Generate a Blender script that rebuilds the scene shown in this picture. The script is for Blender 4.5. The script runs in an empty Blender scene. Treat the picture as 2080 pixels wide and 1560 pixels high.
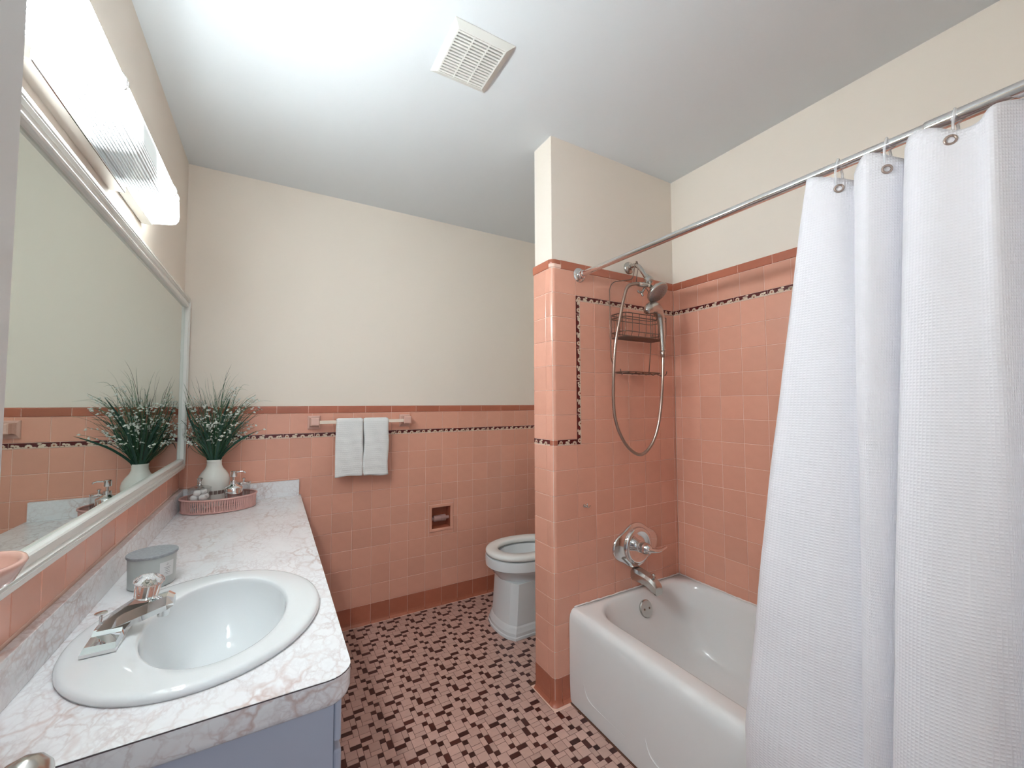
import bpy, bmesh, math, random
from mathutils import Vector, Matrix
random.seed(7)
pi = math.pi
sc = bpy.context.scene
col = sc.collection

# ---------------------------------------------------------------- dimensions (metres)
P = 0.1095                     # wall tile pitch
YB = 1.0895                    # back wall tile face
XR = 2.2569                    # right wall tile face
XW = 1.4474                    # left face of the partition
TH = 0.1475                    # partition thickness
H = 2.4949                     # ceiling
ZB = 0.1115                    # top of the base tiles
L0 = ZB + 9*P                  # bottom of the lower decorative strip
LL = 0.0248
CAP = 0.0413
YN = -1.53                     # near wall
CT = 0.790                     # counter top
CX, CY, CZ = 0.3928, -1.4593, 1.2838

# ---------------------------------------------------------------- camera, world, lights, exposure
cam_d = bpy.data.cameras.new('camera')
cam = bpy.data.objects.new('camera', cam_d)
col.objects.link(cam)
yaw, pitch, roll, FPX = 0.5273, 0.04725, -0.0029, 832.0
F = Vector((math.sin(yaw)*math.cos(pitch), math.cos(yaw)*math.cos(pitch), math.sin(pitch)))
R = Vector((math.cos(yaw), -math.sin(yaw), 0))
U = R.cross(F)
R2 = R*math.cos(roll) + U*math.sin(roll)
U2 = -R*math.sin(roll) + U*math.cos(roll)
cam.matrix_world = Matrix(((R2.x, U2.x, -F.x, CX), (R2.y, U2.y, -F.y, CY), (R2.z, U2.z, -F.z, CZ), (0, 0, 0, 1)))
cam_d.sensor_width = 36
cam_d.lens = 36*FPX/2080
cam_d.clip_start = 0.02
sc.camera = cam

world = bpy.data.worlds.new('world')
sc.world = world
world.use_nodes = True
world.node_tree.nodes['Background'].inputs[0].default_value = (0.80, 0.90, 1.0, 1)
world.node_tree.nodes['Background'].inputs[1].default_value = 0.45
sc.view_settings.view_transform = 'Standard'
sc.view_settings.look = 'None'
sc.view_settings.gamma = 1
sc.view_settings.use_curve_mapping = False
sc.view_settings.exposure = 0.50
sc.cycles.transparent_max_bounces = 24
TUBE = 150.0                    # radiance of the fluorescent diffuser (see vanity_light)

def area(name, loc, target, sx, sy, power, color):
    d = bpy.data.lights.new(name, 'AREA')
    d.shape = 'RECTANGLE'; d.size = sx; d.size_y = sy; d.energy = power; d.color = color
    o = bpy.data.objects.new(name, d); col.objects.link(o)
    o.location = loc
    o.rotation_euler = (Vector(target)-Vector(loc)).to_track_quat('-Z', 'Y').to_euler()
    return o
# added soft fill: unseen lamp behind the camera, shining in through the doorway
area('fill_light', (0.55, -2.25, 1.75), (0.95, 0.3, 1.0), 0.9, 1.4, 2.5, (0.93, 0.96, 1.0))

def project(p):
    d = Vector(p) - Vector((CX, CY, CZ)); z = d.dot(F)
    if z <= 0.01: return None
    return 1040 + FPX*d.dot(R2)/z, 780 - FPX*d.dot(U2)/z, z

# ---------------------------------------------------------------- materials
def mat(name, color, rough=0.5, metal=0.0, **kw):
    m = bpy.data.materials.new(name); m.use_nodes = True
    b = m.node_tree.nodes['Principled BSDF']
    b.inputs['Base Color'].default_value = (*color, 1)
    b.inputs['Roughness'].default_value = rough
    b.inputs['Metallic'].default_value = metal
    for k, v in kw.items():
        b.inputs[k.replace('_', ' ')].default_value = v
    return m
def nt(m): return m.node_tree, m.node_tree.nodes, m.node_tree.links, m.node_tree.nodes['Principled BSDF']
def vary(m, color, amount=0.06, noise_scale=30, noise_amt=0.06, coord='Object'):
    """small random difference from piece to piece and a little grain"""
    t, n, l, b = nt(m)
    oi = n.new('ShaderNodeObjectInfo'); tc = n.new('ShaderNodeTexCoord')
    no = n.new('ShaderNodeTexNoise'); no.inputs['Scale'].default_value = noise_scale; no.inputs['Detail'].default_value = 4
    l.new(tc.outputs[coord], no.inputs['Vector'])
    m1 = n.new('ShaderNodeMapRange'); m1.inputs[3].default_value = 1-amount; m1.inputs[4].default_value = 1+amount
    l.new(oi.outputs['Random'], m1.inputs[0])
    m2 = n.new('ShaderNodeMapRange'); m2.inputs[3].default_value = 1-noise_amt; m2.inputs[4].default_value = 1+noise_amt
    l.new(no.outputs[0], m2.inputs[0])
    mu = n.new('ShaderNodeMath'); mu.operation = 'MULTIPLY'; l.new(m1.outputs[0], mu.inputs[0]); l.new(m2.outputs[0], mu.inputs[1])
    hsv = n.new('ShaderNodeHueSaturation'); hsv.inputs['Color'].default_value = (*color, 1)
    l.new(mu.outputs[0], hsv.inputs['Value']); l.new(hsv.outputs[0], b.inputs['Base Color'])
    return m
def bump(m, scale, strength, dist=0.001, detail=3, coord='Object'):
    t, n, l, b = nt(m)
    tc = n.new('ShaderNodeTexCoord'); no = n.new('ShaderNodeTexNoise'); bp = n.new('ShaderNodeBump')
    no.inputs['Scale'].default_value = scale; no.inputs['Detail'].default_value = detail
    l.new(tc.outputs[coord], no.inputs['Vector']); l.new(no.outputs[0], bp.inputs['Height'])
    bp.inputs['Strength'].default_value = strength; bp.inputs['Distance'].default_value = dist
    l.new(bp.outputs[0], b.inputs['Normal'])
    return m

C_PINK = (0.77, 0.38, 0.275); C_DARK = (0.46, 0.145, 0.085)
M = {}
M['tile'] = vary(mat('pink_glaze', C_PINK, 0.22), C_PINK, 0.045, 22, 0.04)
M['cap'] = vary(mat('terracotta_glaze', C_DARK, 0.25), C_DARK, 0.07, 30, 0.08)
M['grout'] = bump(mat('pink_grout', (0.90, 0.62, 0.51), 0.8), 120, 0.3)
M['paint'] = bump(mat('cream_paint', (0.885, 0.795, 0.70), 0.6), 60, 0.15, 0.001)
M['ceil'] = bump(mat('ceiling_paint', (0.78, 0.81, 0.83), 0.7), 60, 0.1)
C_FT = (0.60, 0.38, 0.32)
M['mosaic'] = vary(mat('pink_mosaic', C_FT, 0.3), C_FT, 0.10, 60, 0.08)
M['mosaic_dark'] = vary(mat('oxblood_mosaic', (0.060, 0.012, 0.008), 0.3), (0.060, 0.012, 0.008), 0.35, 60, 0.1)
M['floor_grout'] = bump(mat('brown_grout', (0.12, 0.05, 0.03), 0.9), 150, 0.4)
M['maroon'] = mat('maroon_glaze', (0.10, 0.010, 0.010), 0.25)
M['cream'] = mat('cream_glaze', (0.80, 0.62, 0.48), 0.25)
M['peach'] = mat('peach_glaze', (0.62, 0.27, 0.17), 0.25)
M['porcelain'] = mat('white_porcelain', (0.78, 0.80, 0.81), 0.08, Coat_Weight=0.3)
M['enamel'] = mat('white_enamel', (0.85, 0.84, 0.83), 0.14)
M['seat'] = mat('white_plastic', (0.85, 0.85, 0.82), 0.18)
M['chrome'] = mat('chrome', (0.80, 0.80, 0.80), 0.06, 1.0)
M['nickel'] = mat('satin_nickel', (0.55, 0.53, 0.50), 0.24, 1.0)
M['bronze'] = mat('dull_wire', (0.22, 0.15, 0.12), 0.35, 0.9)
M['hose'] = mat('metal_hose', (0.42, 0.33, 0.28), 0.3, 1.0)
M['black'] = mat('dark_cavity', (0.015, 0.012, 0.012), 0.8)
M['white'] = mat('white_gloss_paint', (0.86, 0.86, 0.82), 0.22)
M['door'] = mat('door_paint', (0.70, 0.70, 0.69), 0.35)
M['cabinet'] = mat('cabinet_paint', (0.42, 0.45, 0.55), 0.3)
M['plastic'] = mat('vent_plastic', (0.82, 0.81, 0.76), 0.4)
M['mirror'] = mat('mirror_silver', (0.71, 0.78, 0.745), 0.012, 1.0)
M['water'] = mat('water', (0.42, 0.44, 0.40), 0.05)
M['acrylic'] = mat('clear_acrylic', (1, 1, 1), 0.03, Transmission_Weight=1.0, IOR=1.45)
def thin(name, tint, gloss):
    m = bpy.data.materials.new(name); m.use_nodes = True
    n = m.node_tree.nodes; l = m.node_tree.links; n.clear()
    o = n.new('ShaderNodeOutputMaterial'); mx = n.new('ShaderNodeMixShader'); t_ = n.new('ShaderNodeBsdfTransparent'); g = n.new('ShaderNodeBsdfGlossy'); lw = n.new('ShaderNodeLayerWeight'); pw = n.new('ShaderNodeMath'); pw.operation = 'POWER'; pw.inputs[1].default_value = 3.0; f = n.new('ShaderNodeMath'); f.operation = 'MULTIPLY_ADD'; f.inputs[1].default_value = 0.7; f.inputs[2].default_value = 0.045
    l.new(lw.outputs['Facing'], pw.inputs[0]); l.new(pw.outputs[0], f.inputs[0])
    t_.inputs[0].default_value = (*tint, 1); g.inputs['Roughness'].default_value = 0.03
    l.new(f.outputs[0], mx.inputs[0]); l.new(t_.outputs[0], mx.inputs[1]); l.new(g.outputs[0], mx.inputs[2]); l.new(mx.outputs[0], o.inputs[0])
    return m
M['glass'] = thin('thin_clear_glass', (0.93, 0.94, 0.94), 1.45)
M['vinyl'] = mat('clear_vinyl', (0.93, 0.93, 0.96), 0.08, Alpha=0.42)
M['pinkceramic'] = mat('blush_ceramic', (0.74, 0.46, 0.38), 0.12)
M['bar'] = mat('ivory_bar', (0.88, 0.74, 0.62), 0.25)
M['stem'] = mat('leaf_green', (0.045, 0.13, 0.065), 0.5)
M['leaf'] = mat('leaf_dark_green', (0.02, 0.075, 0.05), 0.45)
M['dryleaf'] = mat('leaf_brown', (0.10, 0.07, 0.05), 0.5)
M['sage'] = mat('leaf_sage', (0.15, 0.24, 0.14), 0.55)
M['flower'] = mat('white_petals', (0.82, 0.84, 0.78), 0.6)
M['cotton'] = bump(mat('cotton', (0.90, 0.88, 0.87), 0.95), 90, 0.5, 0.002)
M['basket'] = bump(mat('pink_wicker', (0.68, 0.40, 0.36), 0.6), 200, 0.3)
M['vase'] = mat('vase_glaze', (0.80, 0.80, 0.75), 0.2)
M['silver_print'] = mat('silver_print', (0.35, 0.30, 0.27), 0.3, 0.6)
M['candle'] = mat('frosted_grey', (0.44, 0.47, 0.46), 0.35)
M['lid'] = bump(vary(mat('grey_lid', (0.30, 0.32, 0.34), 0.6), (0.30, 0.32, 0.34), 0.0, 160, 0.35), 200, 0.3)
M['label'] = mat('paper_label', (0.66, 0.66, 0.66), 0.5)
M['ink'] = mat('grey_ink', (0.28, 0.28, 0.30), 0.6)
M['caulk'] = mat('white_caulk', (0.88, 0.80, 0.77), 0.5)
M['wood'] = mat('hall_floor', (0.35, 0.22, 0.14), 0.4)

def marble(name, vertical=False):
    m = mat(name, (0.85, 0.85, 0.86), 0.18)
    t, n, l, b = nt(m)
    tc = n.new('ShaderNodeTexCoord')
    mp = n.new('ShaderNodeMapping'); l.new(tc.outputs['Object'], mp.inputs[0])
    mp.inputs['Rotation'].default_value = (0, 0, 0.6); mp.inputs['Scale'].default_value = (1.0, 0.62, 1.0)
    def noise(scale, detail=5, rough=0.6, vec=None):
        q = n.new('ShaderNodeTexNoise'); q.inputs['Scale'].default_value = scale
        q.inputs['Detail'].default_value = detail; q.inputs['Roughness'].default_value = rough
        l.new(vec or mp.outputs[0], q.inputs['Vector']); return q
    def warp(scale, amt):
        q = noise(scale, 4)
        s = n.new('ShaderNodeVectorMath'); s.operation = 'SUBTRACT'; l.new(q.outputs['Color'], s.inputs[0]); s.inputs[1].default_value = (.5, .5, .5)
        k = n.new('ShaderNodeVectorMath'); k.operation = 'SCALE'; l.new(s.outputs[0], k.inputs[0]); k.inputs['Scale'].default_value = amt
        a = n.new('ShaderNodeVectorMath'); a.operation = 'ADD'; l.new(mp.outputs[0], a.inputs[0]); l.new(k.outputs[0], a.inputs[1])
        return a.outputs[0]
    def veins(scale, wscale, wamt, width):
        v = n.new('ShaderNodeTexVoronoi'); v.feature = 'DISTANCE_TO_EDGE'; v.inputs['Scale'].default_value = scale
        l.new(warp(wscale, wamt), v.inputs['Vector'])
        r = n.new('ShaderNodeMapRange'); r.inputs[1].default_value = 0; r.inputs[2].default_value = width
        r.inputs[3].default_value = 1; r.inputs[4].default_value = 0; l.new(v.outputs['Distance'], r.inputs[0]); return r.outputs[0]
    def ramp(sock, lo, hi):
        r = n.new('ShaderNodeMapRange'); r.inputs[1].default_value = lo; r.inputs[2].default_value = hi; l.new(sock, r.inputs[0]); return r.outputs[0]
    def mul(a, c):
        q = n.new('ShaderNodeMath'); q.operation = 'MULTIPLY'; l.new(a, q.inputs[0])
        if isinstance(c, float): q.inputs[1].default_value = c
        else: l.new(c, q.inputs[1])
        return q.outputs[0]
    def mix(fac, a, c):
        q = n.new('ShaderNodeMix'); q.data_type = 'RGBA'; l.new(fac, q.inputs[0])
        if isinstance(a, tuple): q.inputs[6].default_value = (*a, 1)
        else: l.new(a, q.inputs[6])
        q.inputs[7].default_value = (*c, 1); return q.outputs[2]
    big = veins(14, 9, 0.10, 0.075); fine = veins(32, 20, 0.06, 0.10); fine2 = veins(60, 40, 0.03, 0.14)
    m1 = ramp(noise(7, 3).outputs[0], 0.44, 0.62); m2 = ramp(noise(9, 4).outputs[0], 0.40, 0.62)
    c0 = mix(mul(ramp(noise(11, 5).outputs[0], 0.45, 0.75), 0.35), (0.86, 0.86, 0.875), (0.76, 0.71, 0.73))
    c1 = mix(mul(mul(fine, m2), 0.55), c0, (0.55, 0.45, 0.44))
    c2 = mix(mul(mul(fine2, m1), 0.35), c1, (0.55, 0.48, 0.50))
    c3 = mix(mul(mul(big, ramp(noise(5, 3).outputs[0], 0.47, 0.66)), 0.72), c2, (0.55, 0.38, 0.345))
    l.new(c3, b.inputs['Base Color'])
    return m
M['marble'] = marble('marbled_laminate')

def ribbed_emitter():
    """fluorescent tubes behind a prismatic diffuser: emission varies along the tubes and dips in the grooves"""
    m = bpy.data.materials.new('lit_diffuser'); m.use_nodes = True
    t, n, l, b = nt(m)
    b.inputs['Base Color'].default_value = (0.75, 0.82, 0.84, 1); b.inputs['Roughness'].default_value = 0.3
    tc = n.new('ShaderNodeTexCoord'); sp = n.new('ShaderNodeSeparateXYZ'); l.new(tc.outputs['Object'], sp.inputs[0])
    # along the lamp: dimmer where the two tubes meet
    g = n.new('ShaderNodeMath'); g.operation = 'ADD'; l.new(sp.outputs['Y'], g.inputs[0]); g.inputs[1].default_value = -0.20
    a = n.new('ShaderNodeMath'); a.operation = 'ABSOLUTE'; l.new(g.outputs[0], a.inputs[0])
    r = n.new('ShaderNodeMapRange'); r.interpolation_type = 'SMOOTHSTEP'
    r.inputs[1].default_value = 0.06; r.inputs[2].default_value = 0.28; r.inputs[3].default_value = 0.62; r.inputs[4].default_value = TUBE
    l.new(a.outputs[0], r.inputs[0])
    # geometry attribute: 1 on the ridge, 0 in the groove
    at = n.new('ShaderNodeAttribute'); at.attribute_name = 'ridge'
    mr = n.new('ShaderNodeMapRange'); mr.inputs[1].default_value = 0.35; mr.inputs[2].default_value = 0.75; mr.inputs[3].default_value = 0.011; mr.inputs[4].default_value = 1.0; l.new(at.outputs['Fac'], mr.inputs[0])
    mu = n.new('ShaderNodeMath'); mu.operation = 'MULTIPLY'; l.new(r.outputs[0], mu.inputs[0]); l.new(mr.outputs[0], mu.inputs[1])
    # underside emission turned down on purpose, so the sink below is lit less
    zr = n.new('ShaderNodeMapRange'); zr.inputs[1].default_value = -0.060; zr.inputs[2].default_value = -0.042; zr.inputs[3].default_value = 0.22; zr.inputs[4].default_value = 1.0; l.new(sp.outputs['Z'], zr.inputs[0])
    m3 = n.new('ShaderNodeMath'); m3.operation = 'MULTIPLY'; l.new(mu.outputs[0], m3.inputs[0]); l.new(zr.outputs[0], m3.inputs[1]); mu = m3
    b.inputs['Emission Color'].default_value = (0.875, 0.965, 1.0, 1)
    l.new(mu.outputs[0], b.inputs['Emission Strength'])
    return m

# ---------------------------------------------------------------- mesh helpers
def link(name, me, mats, parent=None, smooth=False):
    o = bpy.data.objects.new(name, me); col.objects.link(o)
    if mats and not me.materials:
        for m_ in (mats if isinstance(mats, (list, tuple)) else [mats]):
            me.materials.append(M[m_] if isinstance(m_, str) else m_)
    if parent: o.parent = parent
    if smooth:
        for p in me.polygons: p.use_smooth = True
    return o
def obj(name, bm, mats, parent=None, smooth=False, sharp=None):
    me = bpy.data.meshes.new(name)
    bmesh.ops.recalc_face_normals(bm, faces=bm.faces)
    bm.to_mesh(me); bm.free()
    o = link(name, me, mats, parent, smooth)
    if smooth and sharp is not None:
        try: me.set_sharp_from_angle(angle=math.radians(sharp))
        except Exception: pass
    return o
def tag(o, label=None, cat=None, group=None, kind=None):
    if label: o['label'] = label
    if cat: o['category'] = cat
    if group: o['group'] = group
    if kind: o['kind'] = kind
    return o
def thing(name, label, cat, loc=(0, 0, 0), rz=0, group=None):
    o = bpy.data.objects.new(name, None); col.objects.link(o)
    o.location = loc; o.rotation_euler = (0, 0, rz); o.empty_display_size = 0.05
    return tag(o, label, cat, group)
def box(bm, x0, x1, y0, y1, z0, z1, bev=0, seg=2, mi=0):
    vs = [bm.verts.new((x, y, z)) for x in (x0, x1) for y in (y0, y1) for z in (z0, z1)]
    fs = [bm.faces.new([vs[i] for i in f]) for f in ((0, 1, 3, 2), (4, 6, 7, 5), (0, 4, 5, 1), (2, 3, 7, 6), (0, 2, 6, 4), (1, 5, 7, 3))]
    for f in fs: f.material_index = mi
    if bev:
        es = list({e for f in fs for e in f.edges})
        r = bmesh.ops.bevel(bm, geom=es, offset=bev, segments=seg, affect='EDGES', profile=0.5)
        for f in r['faces']: f.material_index = mi
    return vs
def loft(bm, rings, cap0=True, cap1=True, closed=True, mi=0, loop=False):
    vr = [[bm.verts.new(p) for p in r] for r in rings]
    n_ = len(vr[0]); m_ = len(vr)
    for i in range(m_ if loop else m_-1):
        a, b = vr[i], vr[(i+1) % m_]
        for j in range(n_ if closed else n_-1):
            f = bm.faces.new((a[j], a[(j+1) % n_], b[(j+1) % n_], b[j])); f.material_index = mi
    if cap0 and not loop: f = bm.faces.new(vr[0][::-1]); f.material_index = mi
    if cap1 and not loop: f = bm.faces.new(vr[-1]); f.material_index = mi
    return vr
def ell(cx, cy, z, rx, ry, n_=48, e=2.0, ph=0):
    out = []
    for k in range(n_):
        a = 2*pi*k/n_ + ph; c, s = math.cos(a), math.sin(a)
        out.append((cx + rx*math.copysign(abs(c)**(2/e), c), cy + ry*math.copysign(abs(s)**(2/e), s), z))
    return out
def lathe(bm, prof, c=(0, 0, 0), n_=32, axis='Z', cap0=True, cap1=True, mi=0):
    rings = []
    for r, h in prof:
        ring = []
        for k in range(n_):
            a = 2*pi*k/n_; p = (r*math.cos(a), r*math.sin(a), h)
            if axis == 'Y': p = (p[0], p[2], p[1])
            if axis == 'X': p = (p[2], p[0], p[1])
            ring.append((c[0]+p[0], c[1]+p[1], c[2]+p[2]))
        rings.append(ring)
    return loft(bm, rings, cap0, cap1, mi=mi)
def lathe_dir(bm, prof, c, d, n_=32, cap0=True, cap1=True, mi=0, sx=1, sy=1):
    q = Vector(d).normalized().to_track_quat('Z', 'Y'); c = Vector(c)
    return loft(bm, [[tuple(c + q @ Vector((r*sx*math.cos(2*pi*k/n_), r*sy*math.sin(2*pi*k/n_), h))) for k in range(n_)] for r, h in prof], cap0, cap1, mi=mi)
def spline(pts, n_=8):
    pts = [Vector(p) for p in pts]
    out = []
    for i in range(len(pts)-1):
        p0 = pts[max(i-1, 0)]; p1 = pts[i]; p2 = pts[i+1]; p3 = pts[min(i+2, len(pts)-1)]
        for k in range(n_):
            t = k/n_
            out.append(0.5*((2*p1) + (-p0+p2)*t + (2*p0-5*p1+4*p2-p3)*t*t + (-p0+3*p1-3*p2+p3)*t**3))
    out.append(pts[-1]); return out
def tube(bm, pts, r, n_=8, caps=True, mi=0, closed=False, flat=1.0, up=(0, 0, 1)):
    pts = [Vector(p) for p in pts]
    if closed: pts = pts + [pts[0], ]
    rings = []; nrm = None
    for i, p in enumerate(pts):
        a = pts[i-1] if i > 0 else (pts[-2] if closed else p)
        b = pts[i+1] if i < len(pts)-1 else (pts[1] if closed else p)
        t = (b-a).normalized()
        if nrm is None:
            nrm = Vector(up).cross(t)
            if nrm.length < 1e-3: nrm = Vector((1, 0, 0)).cross(t)
            nrm.normalize()
        nrm = (nrm - t*nrm.dot(t)).normalized(); bn = t.cross(nrm)
        rr = r[min(i, len(r)-1)] if isinstance(r, (list, tuple)) else r
        rings.append([tuple(p + nrm*rr*math.cos(2*pi*k/n_) + bn*rr*flat*math.sin(2*pi*k/n_)) for k in range(n_)])
    if closed:
        rings.pop(); return loft(bm, rings, loop=True, mi=mi)
    return loft(bm, rings, caps, caps, mi=mi)
def sphere(bm, c, rx, ry=None, rz=None, n_=16, m_=10, mi=0, jit=0):
    ry = ry or rx; rz = rz or rx
    rings = []
    for i in range(1, m_):
        a = pi*i/m_
        rings.append([(c[0]+rx*math.sin(a)*math.cos(2*pi*k/n_)*(1+random.uniform(-jit, jit)), c[1]+ry*math.sin(a)*math.sin(2*pi*k/n_)*(1+random.uniform(-jit, jit)), c[2]-rz*math.cos(a)) for k in range(n_)])
    loft(bm, rings, mi=mi)
def prism(bm, poly, z0, z1, mi=0, to=lambda u, v, w: (u, v, w)):
    return loft(bm, [[to(u, v, z0) for u, v in poly], [to(u, v, z1) for u, v in poly]], mi=mi)

# ---------------------------------------------------------------- room shell
def struct(name, bm, m, smooth=False):
    return tag(obj(name, bm, m, None, smooth), kind='structure')
TP = 0.006                     # tile face stands this far in front of the paint
bm = bmesh.new(); box(bm, -0.12, 2.40, YN-0.12, 1.22, -0.10, -0.0015); floor = struct('floor', bm, 'floor_grout')
bm = bmesh.new(); box(bm, -0.12, 2.40, YN-0.12, 1.22, H, H+0.08); struct('ceiling', bm, 'ceil')
bm = bmesh.new(); box(bm, -0.12, 0.0, YN-0.12, YB+TP, 0, H)
box(bm, 0.0, 0.0045, -0.62, YB, 0, L0+LL+P, mi=1)
wall_left = struct('wall_left', bm, ['paint', 'grout'])
# back wall with the paper-holder recess left open
NX0, NX1, NZ0, NZ1 = 1.272, 1.418, 0.474, 0.626
bm = bmesh.new()
for (x0, x1, z0, z1) in ((-0.12, NX0, 0, H), (NX1, XR+0.12, 0, H), (NX0, NX1, 0, NZ0), (NX0, NX1, NZ1, H)):
    box(bm, x0, x1, YB+TP, YB+0.12, z0, z1)
ZT = L0+LL+P+CAP-0.004
for (x0, x1, z0, z1) in ((0.0, NX0, 0, ZT), (NX1, XR, 0, ZT), (NX0, NX1, 0, NZ0), (NX0, NX1, NZ1, ZT)):
    box(bm, x0, x1, YB+0.0015, YB+TP, z0, z1, mi=1)
box(bm, 0.006, XR, YB-0.0018, YB+0.003, L0+LL+P+0.003, ZT-0.001, mi=1)
wall_back = struct('wall_back', bm, ['paint', 'grout'])
ZU = L0+6*P                    # bottom of the upper decorative strip
ZUT = ZU+LL+P+CAP-0.004
bm = bmesh.new(); box(bm, XR+TP, XR+0.12, YN-0.12, YB+0.12, 0, H)
box(bm, XR+0.0015, XR+TP, YN, 0.0015, 0.2, ZUT, mi=1)
box(bm, XR+0.0015, XR+TP, TH, YB, 0, ZT, mi=1)
box(bm, XR-0.0018, XR+0.003, YN, 0.0, ZU+LL+P+0.003, ZUT-0.001, mi=1)
wall_right = struct('wall_right', bm, ['paint', 'grout'])
# partition between bath and toilet: painted core, grout bed with rounded corner
bm = bmesh.new(); box(bm, XW+TP, XR+TP, TP, TH-TP, 0, H)
def corner_poly(r, off, yb, xr, n_=6):
    """outline of a wrapped corner piece: from (XW+off, yb) round the corner to (xr, off)"""
    pts = [(XW+off, yb)]
    c = (XW+off+r, off+r)
    for k in range(n_+1):
        a = pi + (pi/2)*k/n_
        pts.append((c[0]+r*math.cos(a), c[1]+r*math.sin(a)))
    pts.append((xr, off)); return pts
def wrap(bm, yb, xr, z0, z1, off0=0.0, off1=0.0055, r=0.022, mi=0, bulge=0):
    a = corner_poly(r, off0, yb, xr); b = corner_poly(max(r-(off1-off0), 0.004), off1, yb, xr)[::-1]
    e = 0.0012
    if bulge < 0:   # foot curving out onto the floor
        prof = [(-0.011, 0), (-0.0065, 0.045), (-0.002, 0.12), (0.0, 0.22), (0.0, 1-e/(z1-z0)), (0.0015, 1)]
    elif bulge:
        prof = [(0.004, 0), (0.001, 0.15), (-bulge*0.6, 0.45), (-bulge, 0.75), (-bulge*0.5, 0.93), (0.004, 1)]
    else:
        prof = [(0.0015, 0), (0.0, e/(z1-z0)), (0.0, 1-e/(z1-z0)), (0.0015, 1)]
    rings = []
    for o_, t in prof:
        a = corner_poly(r, off0+o_, yb, xr)
        rings.append([(x, y, z0+(z1-z0)*t) for x, y in a+b])
    loft(bm, rings, mi=mi)
wrap(bm, TH-TP, XR, 0, ZUT, 0.0015, TP, mi=1)
wrap(bm, TH-TP, XR, ZU+LL+P+0.003, ZUT-0.001, -0.0018, 0.004, mi=1)
wall_partition = struct('wall_partition', bm, ['paint', 'grout'])
# near wall with doorway
DX0, DX1, DZ = 0.115, 0.90, 2.04
bm = bmesh.new()
for (x0, x1, z0, z1) in ((-0.12, DX0-0.02, 0, H), (DX1+0.02, XR+0.12, 0, H), (DX0-0.02, DX1+0.02, DZ+0.02, H)):
    box(bm, x0, x1, YN-0.12, YN, z0, z1)
struct('wall_front', bm, 'paint')
bm = bmesh.new()
for (x0, x1, z0, z1) in ((DX0-0.02, DX0, 0, DZ), (DX1, DX1+0.02, 0, DZ), (DX0-0.02, DX1+0.02, DZ, DZ+0.02)):
    box(bm, x0, x1, YN-0.12, YN, z0, z1)
for (x0, x1, z0, z1) in ((DX0-0.075, DX0-0.005, 0, DZ+0.07), (DX1+0.005, DX1+0.075, 0, DZ+0.07), (DX0-0.075, DX1+0.075, DZ+0.005, DZ+0.075)):
    box(bm, x0, x1, YN, YN+0.014, z0, z1, 0.004)
struct('trim_1', bm, 'white')
# open door leaf
bm = bmesh.new(); box(bm, 0.117, 0.150, -1.505, -0.82, 0.012, 2.03, 0.002)
door = struct('door_1', bm, 'door')
bm = bmesh.new()
lathe(bm, [(0.032, 0), (0.032, 0.003), (0.028, 0.008), (0.012, 0.011), (0.011, 0.022), (0.016, 0.027), (0.024, 0.035), (0.0275, 0.046), (0.026, 0.056), (0.019, 0.064), (0.008, 0.067)], (0.150, -0.885, 0.925), 32, 'X')
obj('door_knob', bm, 'nickel', door, True)['label'] = 'brushed metal door knob'

# ---------------------------------------------------------------- wall tiles
G = 0.0018
cache = {}
def tile_mesh(w_, h_, m_, kind='flat'):
    key = (round(w_, 4), round(h_, 4), m_, kind)
    if key in cache: return cache[key]
    bm = bmesh.new(); w2, h2, e = w_/2, h_/2, 0.0016
    def rect(a, b, z): return [(-a, -b, z), (a, -b, z), (a, b, z), (-a, b, z)]
    if kind == 'flat':
        loft(bm, [rect(w2, h2, -0.0045), rect(w2, h2, -0.0012), rect(w2-e, h2-e, 0)], cap0=False)
    elif kind == 'cap':         # rounded top edge standing proud
        prof = [(-h2, -0.004), (-h2, 0.0005), (-h2+0.002, 0.0022), (h2*0.2, 0.0034), (h2*0.75, 0.0028), (h2*0.95, 0.0008), (h2, -0.0045)]
        loft(bm, [[(-w2, y, z) for y, z in prof], [(w2, y, z) for y, z in prof]], closed=False)
    elif kind == 'base':        # foot curves out onto the floor
        prof = [(-h2, -0.004), (-h2, 0.011), (-h2+0.005, 0.0065), (-h2+0.013, 0.002), (-h2+0.025, 0.0), (h2-e, 0), (h2, -0.0012), (h2, -0.0045)]
        loft(bm, [[(-w2, y, z) for y, z in prof], [(w2, y, z) for y, z in prof]], closed=False)
    me = bpy.data.meshes.new('tile'); bmesh.ops.recalc_face_normals(bm, faces=bm.faces); bm.to_mesh(me); bm.free()
    if kind != 'flat':
        for p in me.polygons: p.use_smooth = len(p.vertices) == 4
        try: me.set_sharp_from_angle(angle=0.16)
        except Exception: pass
    me.materials.append(M[m_]); cache[key] = me
    return me
strip_cache = {}
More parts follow.
